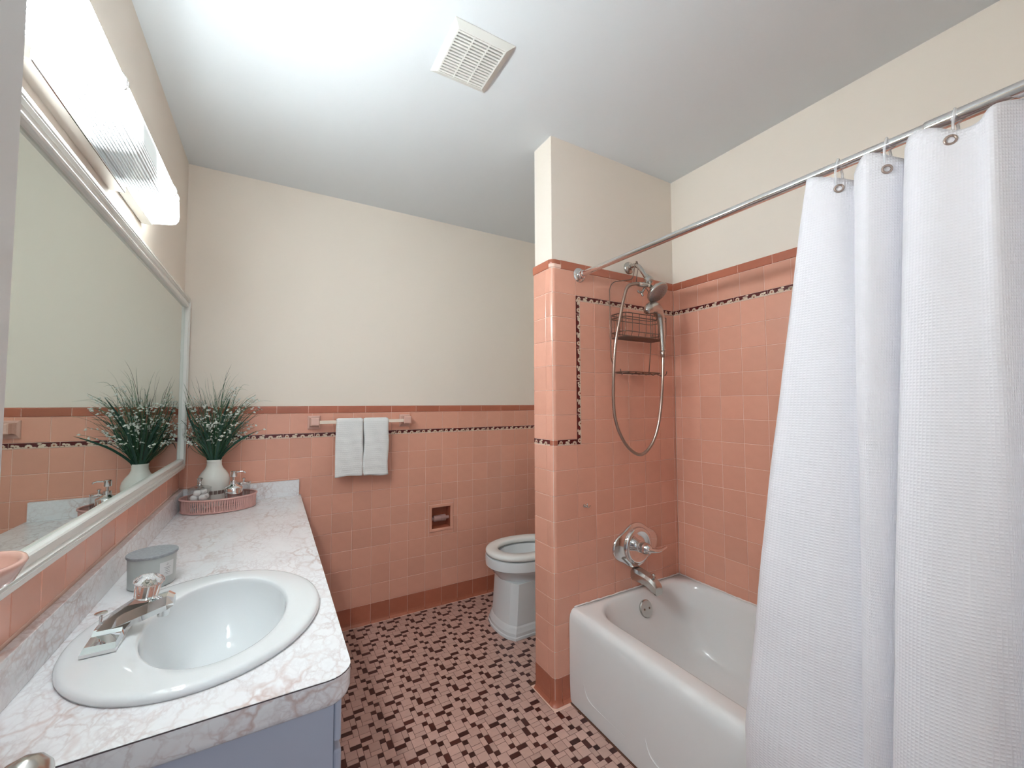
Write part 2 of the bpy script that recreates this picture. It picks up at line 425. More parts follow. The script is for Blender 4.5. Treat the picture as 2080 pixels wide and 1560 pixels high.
def strip_mesh(w_, h_=LL-G):
    """decorative strip piece: maroon ground, cream scalloped band and flowers printed flat on it"""
    key = round(w_, 4)
    if key in strip_cache: return strip_cache[key]
    bm = bmesh.new(); w2, h2 = w_/2, h_/2
    box(bm, -w2, w2, -h2, h2, -0.0045, 0.0)
    rnd = random.Random(3)
    def disc(cx, cy, r, z, mi, n_=8, sq=1.0):
        pts = [(max(-w2, min(w2, cx+r*math.cos(2*pi*k/n_))), max(-h2, min(h2, cy+sq*r*math.sin(2*pi*k/n_)))) for k in range(n_)]
        vs = [bm.verts.new((x, y, z)) for x, y in pts]
        try: f = bm.faces.new(vs); f.material_index = mi
        except ValueError: pass
    # scalloped cream foot
    nseg = max(2, round(w_/0.012)); 
    for q in range(nseg):
        xx = -w2 + (q+0.5)*w_/nseg
        disc(xx, -h2-0.001, 0.0078 + 0.0022*math.sin(q*2.1), 0.00025, 1, 9, 0.95)
    step = P*1.39/4
    k = 0; x = -w2 + step*0.45
    while x < w2-0.004:
        t = k % 4
        if t == 0:      # big flower
            for q in range(7):
                a = 2*pi*q/7+0.3; disc(x+0.0066*math.cos(a), -0.002+0.0066*math.sin(a), 0.0038, 0.0003, 1)
            disc(x, -0.002, 0.0048, 0.0005, 2); disc(x, -0.002, 0.0020, 0.0007, 0)
        elif t == 1:    # pale leaves rising to the right
            disc(x-0.006, 0.000, 0.0085, 0.0003, 1, 5, 0.7); disc(x+0.006, 0.0065, 0.0075, 0.0003, 1, 6, 0.55); disc(x+0.001, -0.004, 0.0095, 0.0003, 1, 7, 0.6)
        elif t == 2:    # half flower
            for q in range(6):
                a = pi*q/5; disc(x+0.0075*math.cos(a), -0.0065+0.0075*math.sin(a), 0.0044, 0.0003, 1)
            disc(x, -0.0070, 0.0042, 0.0005, 2, 8); disc(x, -0.0075, 0.0022, 0.0007, 0)
        else:
            disc(x-0.003, -0.003, 0.0095, 0.0003, 1, 5, 0.8); disc(x+0.0085, 0.001, 0.0060, 0.00035, 1, 6, 0.9)
            disc(x-0.002, -0.004, 0.0022, 0.0005, 0)
        x += step; k += 1
    me = bpy.data.meshes.new('decor_strip'); bmesh.ops.recalc_face_normals(bm, faces=[f for f in bm.faces if len(f.verts) == 4 and f.material_index == 0][:6])
    for f in bm.faces:
        if f.material_index or len(f.verts) > 4:
            f.normal_update()
            if f.normal.z < 0: f.normal_flip()
    bm.to_mesh(me); bm.free()
    for q in ('maroon', 'cream', 'peach'): me.materials.append(M[q])
    strip_cache[key] = me
    return me
def frame_mat(origin, u, n_):
    u = Vector(u); n_ = Vector(n_); v = n_.cross(u)
    m = Matrix.Identity(4)
    for i in range(3): m[i][0], m[i][1], m[i][2], m[i][3] = u[i], v[i], n_[i], origin[i]
    return m
class Plane:
    """a tiled wall face: position along the wall s, height z -> world"""
    def __init__(self, parent, fn, u, n_): self.p, self.fn, self.u, self.n = parent, fn, u, n_
    def put(self, s0, s1, z0, z1, m_='tile', kind='flat', name='wall_tile'):
        if s1-s0 < 0.006 or z1-z0 < 0.006: return
        w_, h_ = s1-s0-G, z1-z0-G
        me = strip_mesh(w_) if kind == 'strip' else tile_mesh(w_, h_, m_, kind)
        o = bpy.data.objects.new(name, me); col.objects.link(o); o.parent = self.p
        c = Vector(self.fn((s0+s1)/2, (z0+z1)/2)) + Vector(self.n)*random.uniform(-0.0003, 0.0003)
        mt = frame_mat(c, self.u, self.n)
        if kind == 'flat': mt = mt @ Matrix.Rotation(random.uniform(-1, 1)*0.004, 4, 'X') @ Matrix.Rotation(random.uniform(-1, 1)*0.004, 4, 'Y')
        o.matrix_world = mt
        return o
def span(a, b, first, pitch):
    """cut [a,b] at first + k*pitch"""
    k = math.ceil((a-first)/pitch - 1e-6); cuts = [a]
    while first + k*pitch < b-1e-6:
        c = first + k*pitch
        if c > a+1e-6: cuts.append(c)
        k += 1
    cuts.append(b); return list(zip(cuts[:-1], cuts[1:]))
CP = P*1.395
# back wall
B0 = 0.2543
pl = Plane(wall_back, lambda s, z: (s, YB, z), (1, 0, 0), (0, -1, 0))
for s0, s1 in span(0.006, XR, B0, P):
    if s0 < XR-0.002: pl.put(s0, s1, 0, ZB, 'cap', 'base', 'base_tile')
    for r in range(9):
        z0 = ZB+r*P
        nic = r in (3, 4, 5) and s1 > 1.262+0.004 and s0 < 1.428-0.004
        if not nic: pl.put(s0, s1, z0, z0+P)
    pl.put(s0, s1, L0+LL, L0+LL+P)
# tiles cut around the paper holder
fx0, fx1, fz0, fz1 = 1.262, 1.428, 0.464, 0.636
cs = [c for c in span(0.006, XR, B0, P) if c[1] > fx0+0.004 and c[0] < fx1-0.004]
zlo, zhi = ZB+3*P, ZB+6*P
for s0, s1 in cs:
    for r in (3, 4, 5):
        z0, z1 = ZB+r*P, ZB+(r+1)*P
        if z0 >= fz1-0.002 or z1 <= fz0+0.002: pl.put(s0, s1, z0, z1); continue
        if s0 < fx0: pl.put(s0, fx0, z0, z1)
        if s1 > fx1: pl.put(fx1, s1, z0, z1)
        a, b = max(s0, fx0), min(s1, fx1)
        if z0 < fz0: pl.put(a, b, z0, fz0)
        if z1 > fz1: pl.put(a, b, fz1, z1)
for s0, s1 in span(0.006, XR, B0+7.0*P, CP): pl.put(s0, s1, L0+LL+P, L0+LL+P+CAP, 'cap', 'cap', 'cap_tile')
for s0, s1 in span(0.006, XR, B0+7.3*P, CP): pl.put(s0, s1, L0, L0+LL, kind='strip', name='decor_strip')
# left wall (only where it shows: the course under the mirror, and the end by the back wall)
pl = Plane(wall_left, lambda s, z: (0.006, s, z), (0, -1, 0), (1, 0, 0))
for s0, s1 in span(-0.62, YB-0.002, YB-0.055, P):
    pl.put(s0, s1, ZB+7*P, ZB+8*P); pl.put(s0, s1, ZB+8*P, ZB+9*P)
# partition, front face
c1 = XW+0.0252+P               # first vertical joint
pl = Plane(wall_partition, lambda s, z: (s, 0, z), (1, 0, 0), (0, -1, 0))
for i, (s0, s1) in enumerate(span(c1, XR, c1, P)):
    for r in range(-7, 6):
        z0 = L0+r*P
        pl.put(s0 if (i or r < 0) else s0+LL-0.002, s1, z0, z0+P)
    pl.put(s0, s1, ZU+LL, ZU+LL+P)
for s0, s1 in span(XW+0.05, XR, 1.64, CP):
    pl.put(s0, s1, ZU+LL+P, ZU+LL+P+CAP, 'cap', 'cap', 'cap_tile')
for s0, s1 in span(c1, XR, c1+CP*0.9, CP): pl.put(s0, s1, ZU, ZU+LL, kind='strip', name='decor_strip')
# vertical decorative strip
for z0, z1 in span(L0, ZU, L0+0.9*CP, CP):
    me = strip_mesh(z1-z0-G); o = bpy.data.objects.new('decor_strip', me); col.objects.link(o); o.parent = wall_partition
    o.matrix_world = frame_mat((c1+LL/2, -0.0002, (z0+z1)/2), (0, 0, 1), (0, -1, 0))
pl.put(XW+0.026, c1, L0, L0+LL, kind='strip', name='decor_strip')
pl.put(1.487, 1.55, 0, ZB, 'cap', 'base', 'base_tile')
# partition, left face
YJ = 0.048
pl = Plane(wall_partition, lambda s, z: (XW, s, z), (0, -1, 0), (-1, 0, 0))
for r in range(9): pl.put(YJ, TH, ZB+r*P, ZB+(r+1)*P)
for r in range(7): pl.put(YJ, TH, L0+LL+r*P, L0+LL+(r+1)*P)
pl.put(YJ-0.018, TH, 0, ZB, 'cap', 'base', 'base_tile')
pl.put(0.022, TH, L0, L0+LL, kind='strip', name='decor_strip')
pl.put(YJ-0.028, TH, ZU+LL+P, ZU+LL+P+CAP, 'cap', 'cap', 'cap_tile')
# wrapped corner pieces
def corner(z0, z1, yb, xr, m_, name='corner_tile', bulge=0):
    key = (round(z1-z0, 4), yb, xr, m_, bulge)
    if key not in cache:
        bm = bmesh.new(); wrap(bm, yb-G/2, xr-G/2, -(z1-z0)/2+G/2, (z1-z0)/2-G/2, bulge=bulge)
        me = bpy.data.meshes.new('corner'); bmesh.ops.recalc_face_normals(bm, faces=bm.faces); bm.to_mesh(me); bm.free(); me.materials.append(M[m_])
        for p in me.polygons: p.use_smooth = True
        try: me.set_sharp_from_angle(angle=0.7)
        except Exception: pass
        cache[key] = me
    o = bpy.data.objects.new(name, cache[key]); col.objects.link(o); o.parent = wall_partition; o.location = (0, 0, (z0+z1)/2)
for r in range(9): corner(ZB+r*P, ZB+(r+1)*P, YJ, c1, 'tile')
for r in range(7): corner(L0+LL+r*P, L0+LL+(r+1)*P, YJ, c1, 'tile')
corner(L0, L0+LL, 0.022, XW+0.026, 'cap', 'corner_strip')
corner(0, ZB, YJ-0.018, 1.487, 'cap', 'corner_base', -1)
corner(ZU+LL+P, ZU+LL+P+CAP, YJ-0.028, XW+0.05, 'cap', 'corner_cap', 0.003)
# right wall
R0 = 0.0374
pl = Plane(wall_right, lambda s, z: (XR, -s, z), (0, -1, 0), (-1, 0, 0))
for s0, s1 in span(0.0, -YN, R0, P):
    for r in range(-7, 6): pl.put(s0, s1, L0+r*P, L0+(r+1)*P)
    pl.put(s0, s1, ZU+LL, ZU+LL+P)
for s0, s1 in span(0.0, -YN, 0.055, CP): pl.put(s0, s1, ZU+LL+P, ZU+LL+P+CAP, 'cap', 'cap', 'cap_tile')
for s0, s1 in span(0.0, -YN, 0.03, CP): pl.put(s0, s1, ZU, ZU+LL, kind='strip', name='decor_strip')

# ---------------------------------------------------------------- floor mosaic
UN = 0.0207; PX, PY = -0.00607, 0.00782; SHEET = 54
# (col, row, width, height, dark) on an 8 x 8 sheet, row counted downwards (towards the camera)
PAT = [(1,0,1,2,1),(4,1,1,1,1),(2,2,2,1,1),(7,2,1,1,1),(0,4,1,1,1),(1,5,1,1,1),(5,5,2,1,1),(3,6,2,1,1),(0,7,1,1,1),(5,7,1,1,1),
       (0,0,1,2,0),(2,1,2,1,0),(2,-1,2,2,0),(0,2,2,2,0),(2,3,2,1,0),(1,4,2,1,0),(2,5,1,2,0),(3,4,2,2,0),(-1,5,2,2,0),(1,6,1,2,0),
       (4,-1,1,2,0),(5,0,1,2,0),(5,6,2,1,0),(6,-1,2,2,0),(6,1,2,1,0),(5,2,2,2,0),(4,2,1,2,0),(7,3,1,2,0),(5,4,2,1,0)]
pieces = []
SEAM = PY + (-1.5)*UN
def clip(x0, x1, y0, y1):
    """keep tiles out from under walls and tub; leave the cove strip"""
    y1 = min(y1, YB-0.016); x0 = max(x0, 0.0); x1 = min(x1, XR-0.016); y0 = max(y0, YN)
    xc, yc = (x0+x1)/2, (y0+y1)/2
    if -0.016 < yc < TH+0.016 and x1 > XW-0.017:
        if x0 > XW-0.02: return None
        x1 = XW-0.017
    if yc <= -0.016 and x1 > 1.520:
        if x0 > 1.516: return None
        x1 = 1.520
    if x1-x0 < 0.004 or y1-y0 < 0.004: return None
    return x0, x1, y0, y1
for I in range(-1, 15):
    for J in range(-2, 9):
        for (c, r, w_, h_, dk) in PAT:
            x0 = PX + (SHEET-8*7+8*I-0.5+c)*UN - 0*UN
            yt = PY + (16+0.5-8*(J-4) - r)*UN
            y0, y1, x1 = yt-h_*UN, yt, x0+w_*UN
            if y1 <= SEAM+1e-5: continue
            q = clip(x0, x1, max(y0, SEAM), y1)
            if q and (q[2]+q[3])/2 < YB: pieces.append((*q, dk))
    for J in range(-1, 11):    # sheets laid the other way round nearer the door
        for (c, r, w_, h_, dk) in PAT:
            # rotate by 180 degrees: vertical dark pair at column 0, rows -2..-3
            xa = PX + (SHEET-8*7+8*I+0.5 + 1 - c)*UN
            yb_ = PY + (-2+0.5 - 2 + r - 8*(J-1))*UN
            x0, x1, y0, y1 = xa-w_*UN, xa, yb_, yb_+h_*UN
            if y0 >= SEAM-1e-5: continue
            q = clip(x0, x1, y0, min(y1, SEAM))
            if q: pieces.append((*q, dk))
seen, rest = [], []
for q in pieces:
    c = ((q[0]+q[1])/2, (q[2]+q[3])/2, 0); s = project(c)
    hid = c[0] < 0.50 and c[1] > -0.64
    if s and 690 < s[0] < 2080 and 0 < s[1] < 1570 and not hid and c[0] < 1.52: seen.append((s[2], q))
    else: rest.append(q)
seen.sort(key=lambda t: t[0])
near = [q for _, q in seen[:298]]; rest += [q for _, q in seen[298:]]
gg = 0.0017
def mos(bm, q, mi, local=False):
    x0, x1, y0, y1 = q[0]+gg/2, q[1]-gg/2, q[2]+gg/2, q[3]-gg/2
    if local: cx, cy = (x0+x1)/2, (y0+y1)/2; x0 -= cx; x1 -= cx; y0 -= cy; y1 -= cy
    def rc(e, z): return [(x0+e, y0+e, z), (x1-e, y0+e, z), (x1-e, y1-e, z), (x0+e, y1-e, z)]
    loft(bm, [rc(0, -0.0016), rc(0, -0.0004), rc(0.0007, 0.0)], cap0=False, mi=mi)
mc = {}
for q in near:
    key = (round(q[1]-q[0], 4), round(q[3]-q[2], 4), q[4])
    if key not in mc:
        bm = bmesh.new(); mos(bm, q, 0, True)
        me = bpy.data.meshes.new('mosaic'); bmesh.ops.recalc_face_normals(bm, faces=bm.faces); bm.to_mesh(me); bm.free()
        me.materials.append(M['mosaic_dark' if q[4] else 'mosaic']); mc[key] = me
    o = bpy.data.objects.new('mosaic_tile', mc[key]); col.objects.link(o); o.parent = floor
    o.location = ((q[0]+q[1])/2, (q[2]+q[3])/2, random.uniform(-0.0002, 0.0002))
bm = bmesh.new()
for q in rest: mos(bm, q, q[4])
tag(obj('mosaic_tiles', bm, ['mosaic', 'mosaic_dark'], floor), kind='stuff', label='small pink and dark red mosaic tiles farther off')
bm = bmesh.new()               # pink grout strip round the mosaic
box(bm, 0.0, XR, YB-0.015, YB, -0.0015, 0.0003); box(bm, XW-0.016, XW+0.02, -0.016, TH+0.016, -0.0015, 0.0003); box(bm, XW+0.0201, 1.520, -0.016, 0.003, -0.0015, 0.0003); box(bm, XW-0.018, 1.519, -0.037, -0.016, -0.0015, -0.0006)
obj('grout_border', bm, 'grout', floor)

# ---------------------------------------------------------------- paper holder in the back wall
t = thing('toilet_paper_holder', 'recessed pink ceramic toilet paper holder set into the back wall', 'paper holder', (1.345, YB, 0.55))
bm = bmesh.new()
hx, hz = 0.0815, 0.0845; ix, iz = 0.062, 0.066; dz_ = 0.0
rc = lambda a, b, y: [(-a, y, -b), (a, y, -b), (a, y, b), (-a, y, b)]
loft(bm, [rc(hx, hz, 0.004), rc(hx, hz, -0.003), rc(hx-0.003, hz-0.003, -0.005), rc(ix+0.004, iz+0.004, -0.005), rc(ix, iz, -0.001)], cap0=False, cap1=False)
obj('holder_frame', bm, 'tile', t)
bm = bmesh.new(); loft(bm, [rc(ix, iz, -0.001), rc(ix-0.002, iz-0.002, 0.070)], cap0=False); obj('recess', bm, 'cap', t)
bm = bmesh.new(); lathe(bm, [(0.010, -0.055), (0.010, -0.046), (0.0195, -0.045), (0.0195, 0.0), (0.021, 0.001), (0.021, 0.035), (0.010, 0.036), (0.010, 0.058)], (0, 0.020, -0.008), 24, 'X')
obj('roller', bm, mat('mauve_plastic', (0.42, 0.24, 0.22), 0.35), t, True, 40)

# ---------------------------------------------------------------- ceiling vent
t = thing('ceiling_vent', 'square off-white plastic exhaust fan grille on the ceiling', 'vent', (0.969, -0.194, H))
bm = bmesh.new()
def vr(a, b, z): return [(-a, -b, z), (a, -b, z), (a, b, z), (-a, b, z)]
def vr2(a, b, z): return [(p-0.005, q-0.008, z) for p, q, z in vr(a, b, z)]
loft(bm, [vr(0.108, 0.120, 0), vr(0.108, 0.120, -0.003), vr2(0.088, 0.098, -0.020), vr2(0.083, 0.094, -0.020), vr2(0.083, 0.094, -0.003)], cap0=False, cap1=False)
obj('grille_frame', bm, 'plastic', t)
bm = bmesh.new(); box(bm, -0.089, 0.079, -0.102, 0.086, -0.006, -0.001); obj('fan_cavity', bm, 'black', t)
sm = None
for k in range(15):
    y = -0.0965 + k*0.01264
    if sm is None:
        bm = bmesh.new(); box(bm, -0.0885, 0.0785, -0.0036, 0.0036, -0.0195, -0.0150)
        o = obj('slat', bm, 'plastic', t); sm = o.data
    else: o = link('slat', sm, None, t)
    o.location = (0, y, 0)
for x in (-0.0330, 0.0225):
    bm = bmesh.new(); box(bm, x-0.002, x+0.002, -0.1025, 0.0855, -0.0203, -0.0140); obj('cross_bar', bm, 'plastic', t)

# ---------------------------------------------------------------- vanity light
t = thing('vanity_light', 'long fluorescent light with a ribbed clear diffuser above the mirror', 'light', (0, -0.29, 1.95))
Y0, Y1 = -0.607, 0.607         # local
DE = ribbed_emitter()
path = [(0.030, -0.063), (0.080, -0.0565), (0.093, -0.052), (0.1005, -0.040), (0.1025, -0.025), (0.100, 0.028), (0.0975, 0.038)]
fine = []
for (a, b) in zip(path[:-1], path[1:]):
    L = math.hypot(b[0]-a[0], b[1]-a[1]); n_ = max(2, int(L/0.0030)//2*2)
    for k in range(n_): fine.append((a[0]+(b[0]-a[0])*k/n_, a[1]+(b[1]-a[1])*k/n_))
fine.append(path[-1])
bm = bmesh.new(); lay = bm.verts.layers.float.new('ridge')
prof = []
for i, (x, z) in enumerate(fine):
    a = fine[max(i-1, 0)]; b = fine[min(i+1, len(fine)-1)]; tx, tz = b[0]-a[0], b[1]-a[1]; L = math.hypot(tx, tz)
    o_ = 0.0014 if i % 2 else 0.0
    prof.append((x+tz/L*o_, z-tx/L*o_, i % 2))
ys = [Y0+0.10, Y1-0.13]
prev = None
for y in (ys[0], -0.2, 0.0, 0.1, 0.20, 0.30, 0.40, ys[1]):
    cur = []
    for x, z, r_ in prof:
        v = bm.verts.new((x, y, z)); v[lay] = r_; cur.append(v)
    if prev:
        for j in range(len(cur)-1): bm.faces.new((prev[j], prev[j+1], cur[j+1], cur[j]))
    prev = cur
obj('diffuser', bm, DE, t)['label'] = 'ribbed translucent diffuser, lit'
DC = bpy.data.materials.new('lit_end_cap'); DC.use_nodes = True
b_ = DC.node_tree.nodes['Principled BSDF']; b_.inputs['Base Color'].default_value = (0.8, 0.85, 0.85, 1)
b_.inputs['Emission Color'].default_value = (0.95, 1.0, 0.97, 1); b_.inputs['Emission Strength'].default_value = 8.0
bm = bmesh.new(); tp = [(0.0975, 0.038), (0.098, 0.044), (0.030, 0.066), (0.028, 0.060)]
loft(bm, [[(x, y, z) for x, z in tp] for y in (Y0+0.004, Y1-0.004)])
TC = mat('ceiling_fill_glow', (0.8, 0.85, 0.85), 0.3); TC.node_tree.nodes['Principled BSDF'].inputs['Emission Color'].default_value = (0.86, 0.975, 1.0, 1); TC.node_tree.nodes['Principled BSDF'].inputs['Emission Strength'].default_value = 5
obj('top_glow_panel', bm, TC, t)  # added glowing panel on top, out of view, to brighten the ceiling
for s, (ya, yb_) in ((1, (ys[1], Y1)), (-1, (ys[0], Y0))):
    bm = bmesh.new(); rings = []
    for tt, sh in ((0, 1), (0.75, 1), (0.93, 0.975), (1.0, 0.93)):
        y = ya+(yb_-ya)*tt
        rings.append([(0.03+(x-0.03)*sh, y, z*sh) for x, z in path])
    rings = [r_ + [(0.03, r_[0][1], r_[-1][2])] for r_ in rings]
    loft(bm, rings, cap0=False, cap1=True, closed=False)
    obj('diffuser_end', bm, DC, t, True, 40)
bm = bmesh.new(); box(bm, 0.001, 0.030, Y0+0.01, Y1-0.004, -0.066, 0.070, 0.003); obj('housing', bm, 'white', t)
bm = bmesh.new(); box(bm, 0.001, 0.033, -0.20, 0.30, -0.092, -0.067, 0.002); obj('chrome_strip', bm, 'chrome', t)
for y in (0.50, -0.02):
    bm = bmesh.new(); tube(bm, [(0.098, y, 0.045), (0.106, y, 0.032), (0.106, y, 0.012), (0.101, y, 0.006)], 0.0016, 6)
    tube(bm, [(0.098, y+0.012, 0.045), (0.106, y+0.012, 0.032), (0.106, y+0.012, 0.020)], 0.0016, 6)
    obj('clip', bm, 'nickel', t)

# ---------------------------------------------------------------- mirror
MY0, MY1, MZ0, MZ1 = -0.615, 1.072, 0.974, 1.803
t = thing('wall_mirror', 'wide wall mirror in a stepped white frame over the counter', 'mirror', (0.0065, (MY0+MY1)/2, MZ0))
hw, hh = (MY1-MY0)/2, MZ1-MZ0
prof = [(0.0, 0.0), (0.0, 0.018), (0.0015, 0.0215), (0.010, 0.0215), (0.0115, 0.0205), (0.013, 0.0245), (0.0155, 0.0255), (0.018, 0.0215), (0.0195, 0.0245), (0.022, 0.0255),
        (0.0245, 0.0215), (0.026, 0.0185), (0.041, 0.0185), (0.0425, 0.0235), (0.046, 0.0245), (0.0495, 0.0220), (0.051, 0.015), (0.051, 0.008)]
bm = bmesh.new()
rings = [[(h_, -hw+d, d), (h_, hw-d, d), (h_, hw-d, hh-d), (h_, -hw+d, hh-d)] for d, h_ in prof]
loft(bm, rings, False, False); obj('mirror_frame', bm, 'white', t)
bm = bmesh.new(); box(bm, 0.001, 0.0105, -hw+0.046, hw-0.046, 0.046, hh-0.046); obj('mirror_glass', bm, 'mirror', t)

# ---------------------------------------------------------------- vanity cabinet and counter
cw = 0.532; YC0 = -0.640
t = thing('vanity_cabinet', 'white painted vanity cabinet under the marbled counter', 'cabinet', (0, 0, 0))
bm = bmesh.new(); 
def rq(g, z): return [(0.004+g, -0.625+g, z), (0.500-g, -0.625+g, z), (0.500-g, YB-0.012-g, z), (0.004+g, YB-0.012-g, z)]
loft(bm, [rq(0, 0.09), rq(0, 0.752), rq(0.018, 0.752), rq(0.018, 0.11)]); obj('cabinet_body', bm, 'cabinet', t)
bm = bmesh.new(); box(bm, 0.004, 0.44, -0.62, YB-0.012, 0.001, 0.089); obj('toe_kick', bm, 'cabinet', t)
for k in range(4):
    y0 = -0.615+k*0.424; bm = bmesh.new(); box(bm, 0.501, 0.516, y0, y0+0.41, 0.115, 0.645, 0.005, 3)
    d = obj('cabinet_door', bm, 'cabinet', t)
    bm = bmesh.new(); lathe(bm, [(0.006, 0), (0.006, 0.010), (0.013, 0.016), (0.013, 0.022), (0.006, 0.026)], (0.516, y0+(0.37 if k % 2 == 0 else 0.04), 0.56), 16, 'X'); obj('knob', bm, 'chrome', d, True)
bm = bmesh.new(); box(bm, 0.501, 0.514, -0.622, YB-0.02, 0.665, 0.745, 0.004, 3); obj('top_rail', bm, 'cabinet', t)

SX, SY = 0.274, -0.286         # sink centre
t = thing('countertop', 'white marbled laminate countertop with pink and grey veins', 'countertop', (0, 0, CT))
bm = bmesh.new()
cr = 0.045; outer = []
outer += [(0.002, YC0), ]
for k in range(7):
    a = -pi/2 + (pi/2)*k/6
    outer.append((cw-cr+cr*math.cos(a), YC0+cr+cr*math.sin(a)))
outer += [(cw, YB-0.002), (0.002, YB-0.002)]
inner = [(SX+0.205*math.cos(2*pi*k/40), SY+0.255*math.sin(2*pi*k/40)) for k in range(40)]
def fill_ring(bm, z):
    vo = [bm.verts.new((x, y, z)) for x, y in outer]; vi = [bm.verts.new((x, y, z)) for x, y in inner]
    es = [bm.edges.new((vo[i], vo[(i+1) % len(vo)])) for i in range(len(vo))] + [bm.edges.new((vi[i], vi[(i+1) % len(vi)])) for i in range(len(vi))]
    bmesh.ops.triangle_fill(bm, use_beauty=True, use_dissolve=False, edges=es)
    return vo, vi
to, ti = fill_ring(bm, 0.0)
bi = [bm.verts.new((x, y, -0.030)) for x, y in inner]
for i in range(len(ti)): bm.faces.new((ti[i], ti[(i+1) % len(ti)], bi[(i+1) % len(ti)], bi[i]))
obj('top_surface', bm, 'marble', t)
# drop edge: straight down then curling under
bm = bmesh.new()
edge = outer[0:1] + outer[1:9]
def off(d):
    out = [(0.002, YC0+d)]
    for k in range(7):
        a = -pi/2 + (pi/2)*k/6; out.append((cw-cr+(cr-d)*math.cos(a), YC0+cr+(cr-d)*math.sin(a)))
    out.append((cw-d, YB-0.002)); return out
rings = [[(x, y, z) for x, y in off(d)] for d, z in ((0, -0.0005), (0, -0.038), (0.003, -0.046), (0.010, -0.053), (0.020, -0.056), (0.020, -0.036))]
loft(bm, rings, False, False, closed=False); obj('drop_edge', bm, 'marble', t, True, 50)
bm = bmesh.new()               # dark laminate seam line
rings = [[(x, y, z) for x, y in off(d)] for d, z in ((-0.0006, -0.0004), (-0.0006, -0.0022))]
loft(bm, rings, False, False, closed=False); obj('seam_line', bm, mat('seam', (0.10, 0.07, 0.08), 0.5), t)
bm = bmesh.new(); box(bm, 0.0065, 0.026, -0.60, YB-0.022, 0.0, 0.082, 0.0012); obj('back_splash', bm, 'marble', t)
bm = bmesh.new(); box(bm, 0.0065, 0.524, YB-0.022, YB-0.002, 0.0, 0.082, 0.0012); obj('back_splash', bm, 'marble', t)

# ---------------------------------------------------------------- sink
t = thing('sink', 'oval white porcelain drop-in sink', 'sink', (SX, SY, CT))
bx, by = 0.297-SX, -0.291-SY
bm = bmesh.new(); N = 72
RX, RY = 0.229, 0.275; BX, BY = 0.134, 0.211
seq = [(0, 0, RX-0.010, RY-0.010, -0.002), (0, 0, RX, RY, 0.001), (0, 0, RX+0.0015, RY+0.0015, 0.006), (0, 0, RX-0.001, RY-0.001, 0.0110), (0, 0, RX-0.006, RY-0.006, 0.0140), (0, 0, RX-0.014, RY-0.014, 0.0152),
       (bx*.6, by*.6, BX+0.028, BY+0.020, 0.0154), (bx, by, BX+0.005, BY+0.005, 0.0150), (bx, by, BX+0.0015, BY+0.0015, 0.0138), (bx, by, BX, BY, 0.0110), (bx, by, BX-0.001, BY-0.001, 0.004)]
for k in range(1, 13):
    a = pi/2*k/13; f = math.cos(a)**0.62
    seq.append((bx, by, 0.024+(BX-0.025)*f, 0.024+(BY-0.025)*f, 0.004-0.142*math.sin(a)**1.15))
seq.append((bx, by, 0.024, 0.024, -0.140))
rings = []
for cx, cy, rx, ry, z in seq:
    rings.append(ell(cx, cy, z, rx, ry, N))
loft(bm, rings, False, True); obj('basin', bm, 'porcelain', t, True)
bm = bmesh.new(); lathe(bm, [(0.023, 0), (0.023, 0.002), (0.017, 0.003), (0.015, 0.0), (0.014, -0.003)], (bx, by, -0.1395), 24); obj('drain', bm, 'chrome', t, True, 40)

# ---------------------------------------------------------------- faucet
FZ = CT+0.017
t = thing('sink_faucet', 'chrome sink faucet with a clear acrylic knob', 'faucet', (0.113, -0.288, FZ))
def hexa(bm, prof_fn, ts): loft(bm, [prof_fn(tt) for tt in ts])
bm = bmesh.new()               # base: long faceted plate, highest in the middle
def brect(y, w_, h_, wt): return [(-w_, y, 0), (w_, y, 0), (w_, y, 0.006), (wt, y, h_), (-wt, y, h_), (-w_, y, 0.006)]
loft(bm, [brect(-0.080, 0.026, 0.0065, 0.0255), brect(-0.066, 0.026, 0.013, 0.023), brect(-0.030, 0.027, 0.016, 0.023), brect(-0.020, 0.027, 0.024, 0.022), brect(0.020, 0.027, 0.024, 0.022), brect(0.030, 0.027, 0.016, 0.023), brect(0.066, 0.026, 0.013, 0.023), brect(0.080, 0.026, 0.0065, 0.0255)])
obj('base_plate', bm, 'chrome', t)
bm = bmesh.new()               # spout: faceted beam rising to the tip
def sp(x, zc, w_, h_): return [(x, -w_, zc-h_*0.2), (x, -w_*0.55, zc-h_), (x, w_*0.55, zc-h_), (x, w_, zc-h_*0.2), (x, w_*0.8, zc+h_*0.85), (x, 0, zc+h_), (x, -w_*0.8, zc+h_*0.85)]
loft(bm, [sp(-0.020, 0.014, 0.020, 0.013), sp(0.012, 0.028, 0.024, 0.018), sp(0.060, 0.042, 0.023, 0.018), sp(0.090, 0.050, 0.0200, 0.017), sp(0.1015, 0.0490, 0.014, 0.010)])
obj('spout', bm, 'chrome', t)
bm = bmesh.new(); lathe(bm, [(0.0105, -0.016), (0.0115, -0.006), (0.0115, 0.006)], (0.083, 0, 0.036), 20); obj('aerator', bm, 'chrome', t, True, 40)
bm = bmesh.new()               # hub leaning forward under the knob
def sq(c, a, b, z): return [(c-a, -b, z), (c+a, -b, z), (c+a, b, z), (c-a, b, z)]
loft(bm, [sq(0.0, 0.024, 0.024, 0.014), sq(0.020, 0.024, 0.020, 0.040), sq(0.044, 0.017, 0.017, 0.060), sq(0.050, 0.013, 0.013, 0.068)])
obj('hub', bm, 'chrome', t)
bm = bmesh.new()               # fluted clear knob, capped with a faceted dome
kd = Vector((0.16, 0, 1)).normalized(); N = 48
def fl(r, h_, amp): return (r, h_, amp)
q = kd.to_track_quat('Z', 'Y'); kc = Vector((0.052, 0, 0.064))
rings = []
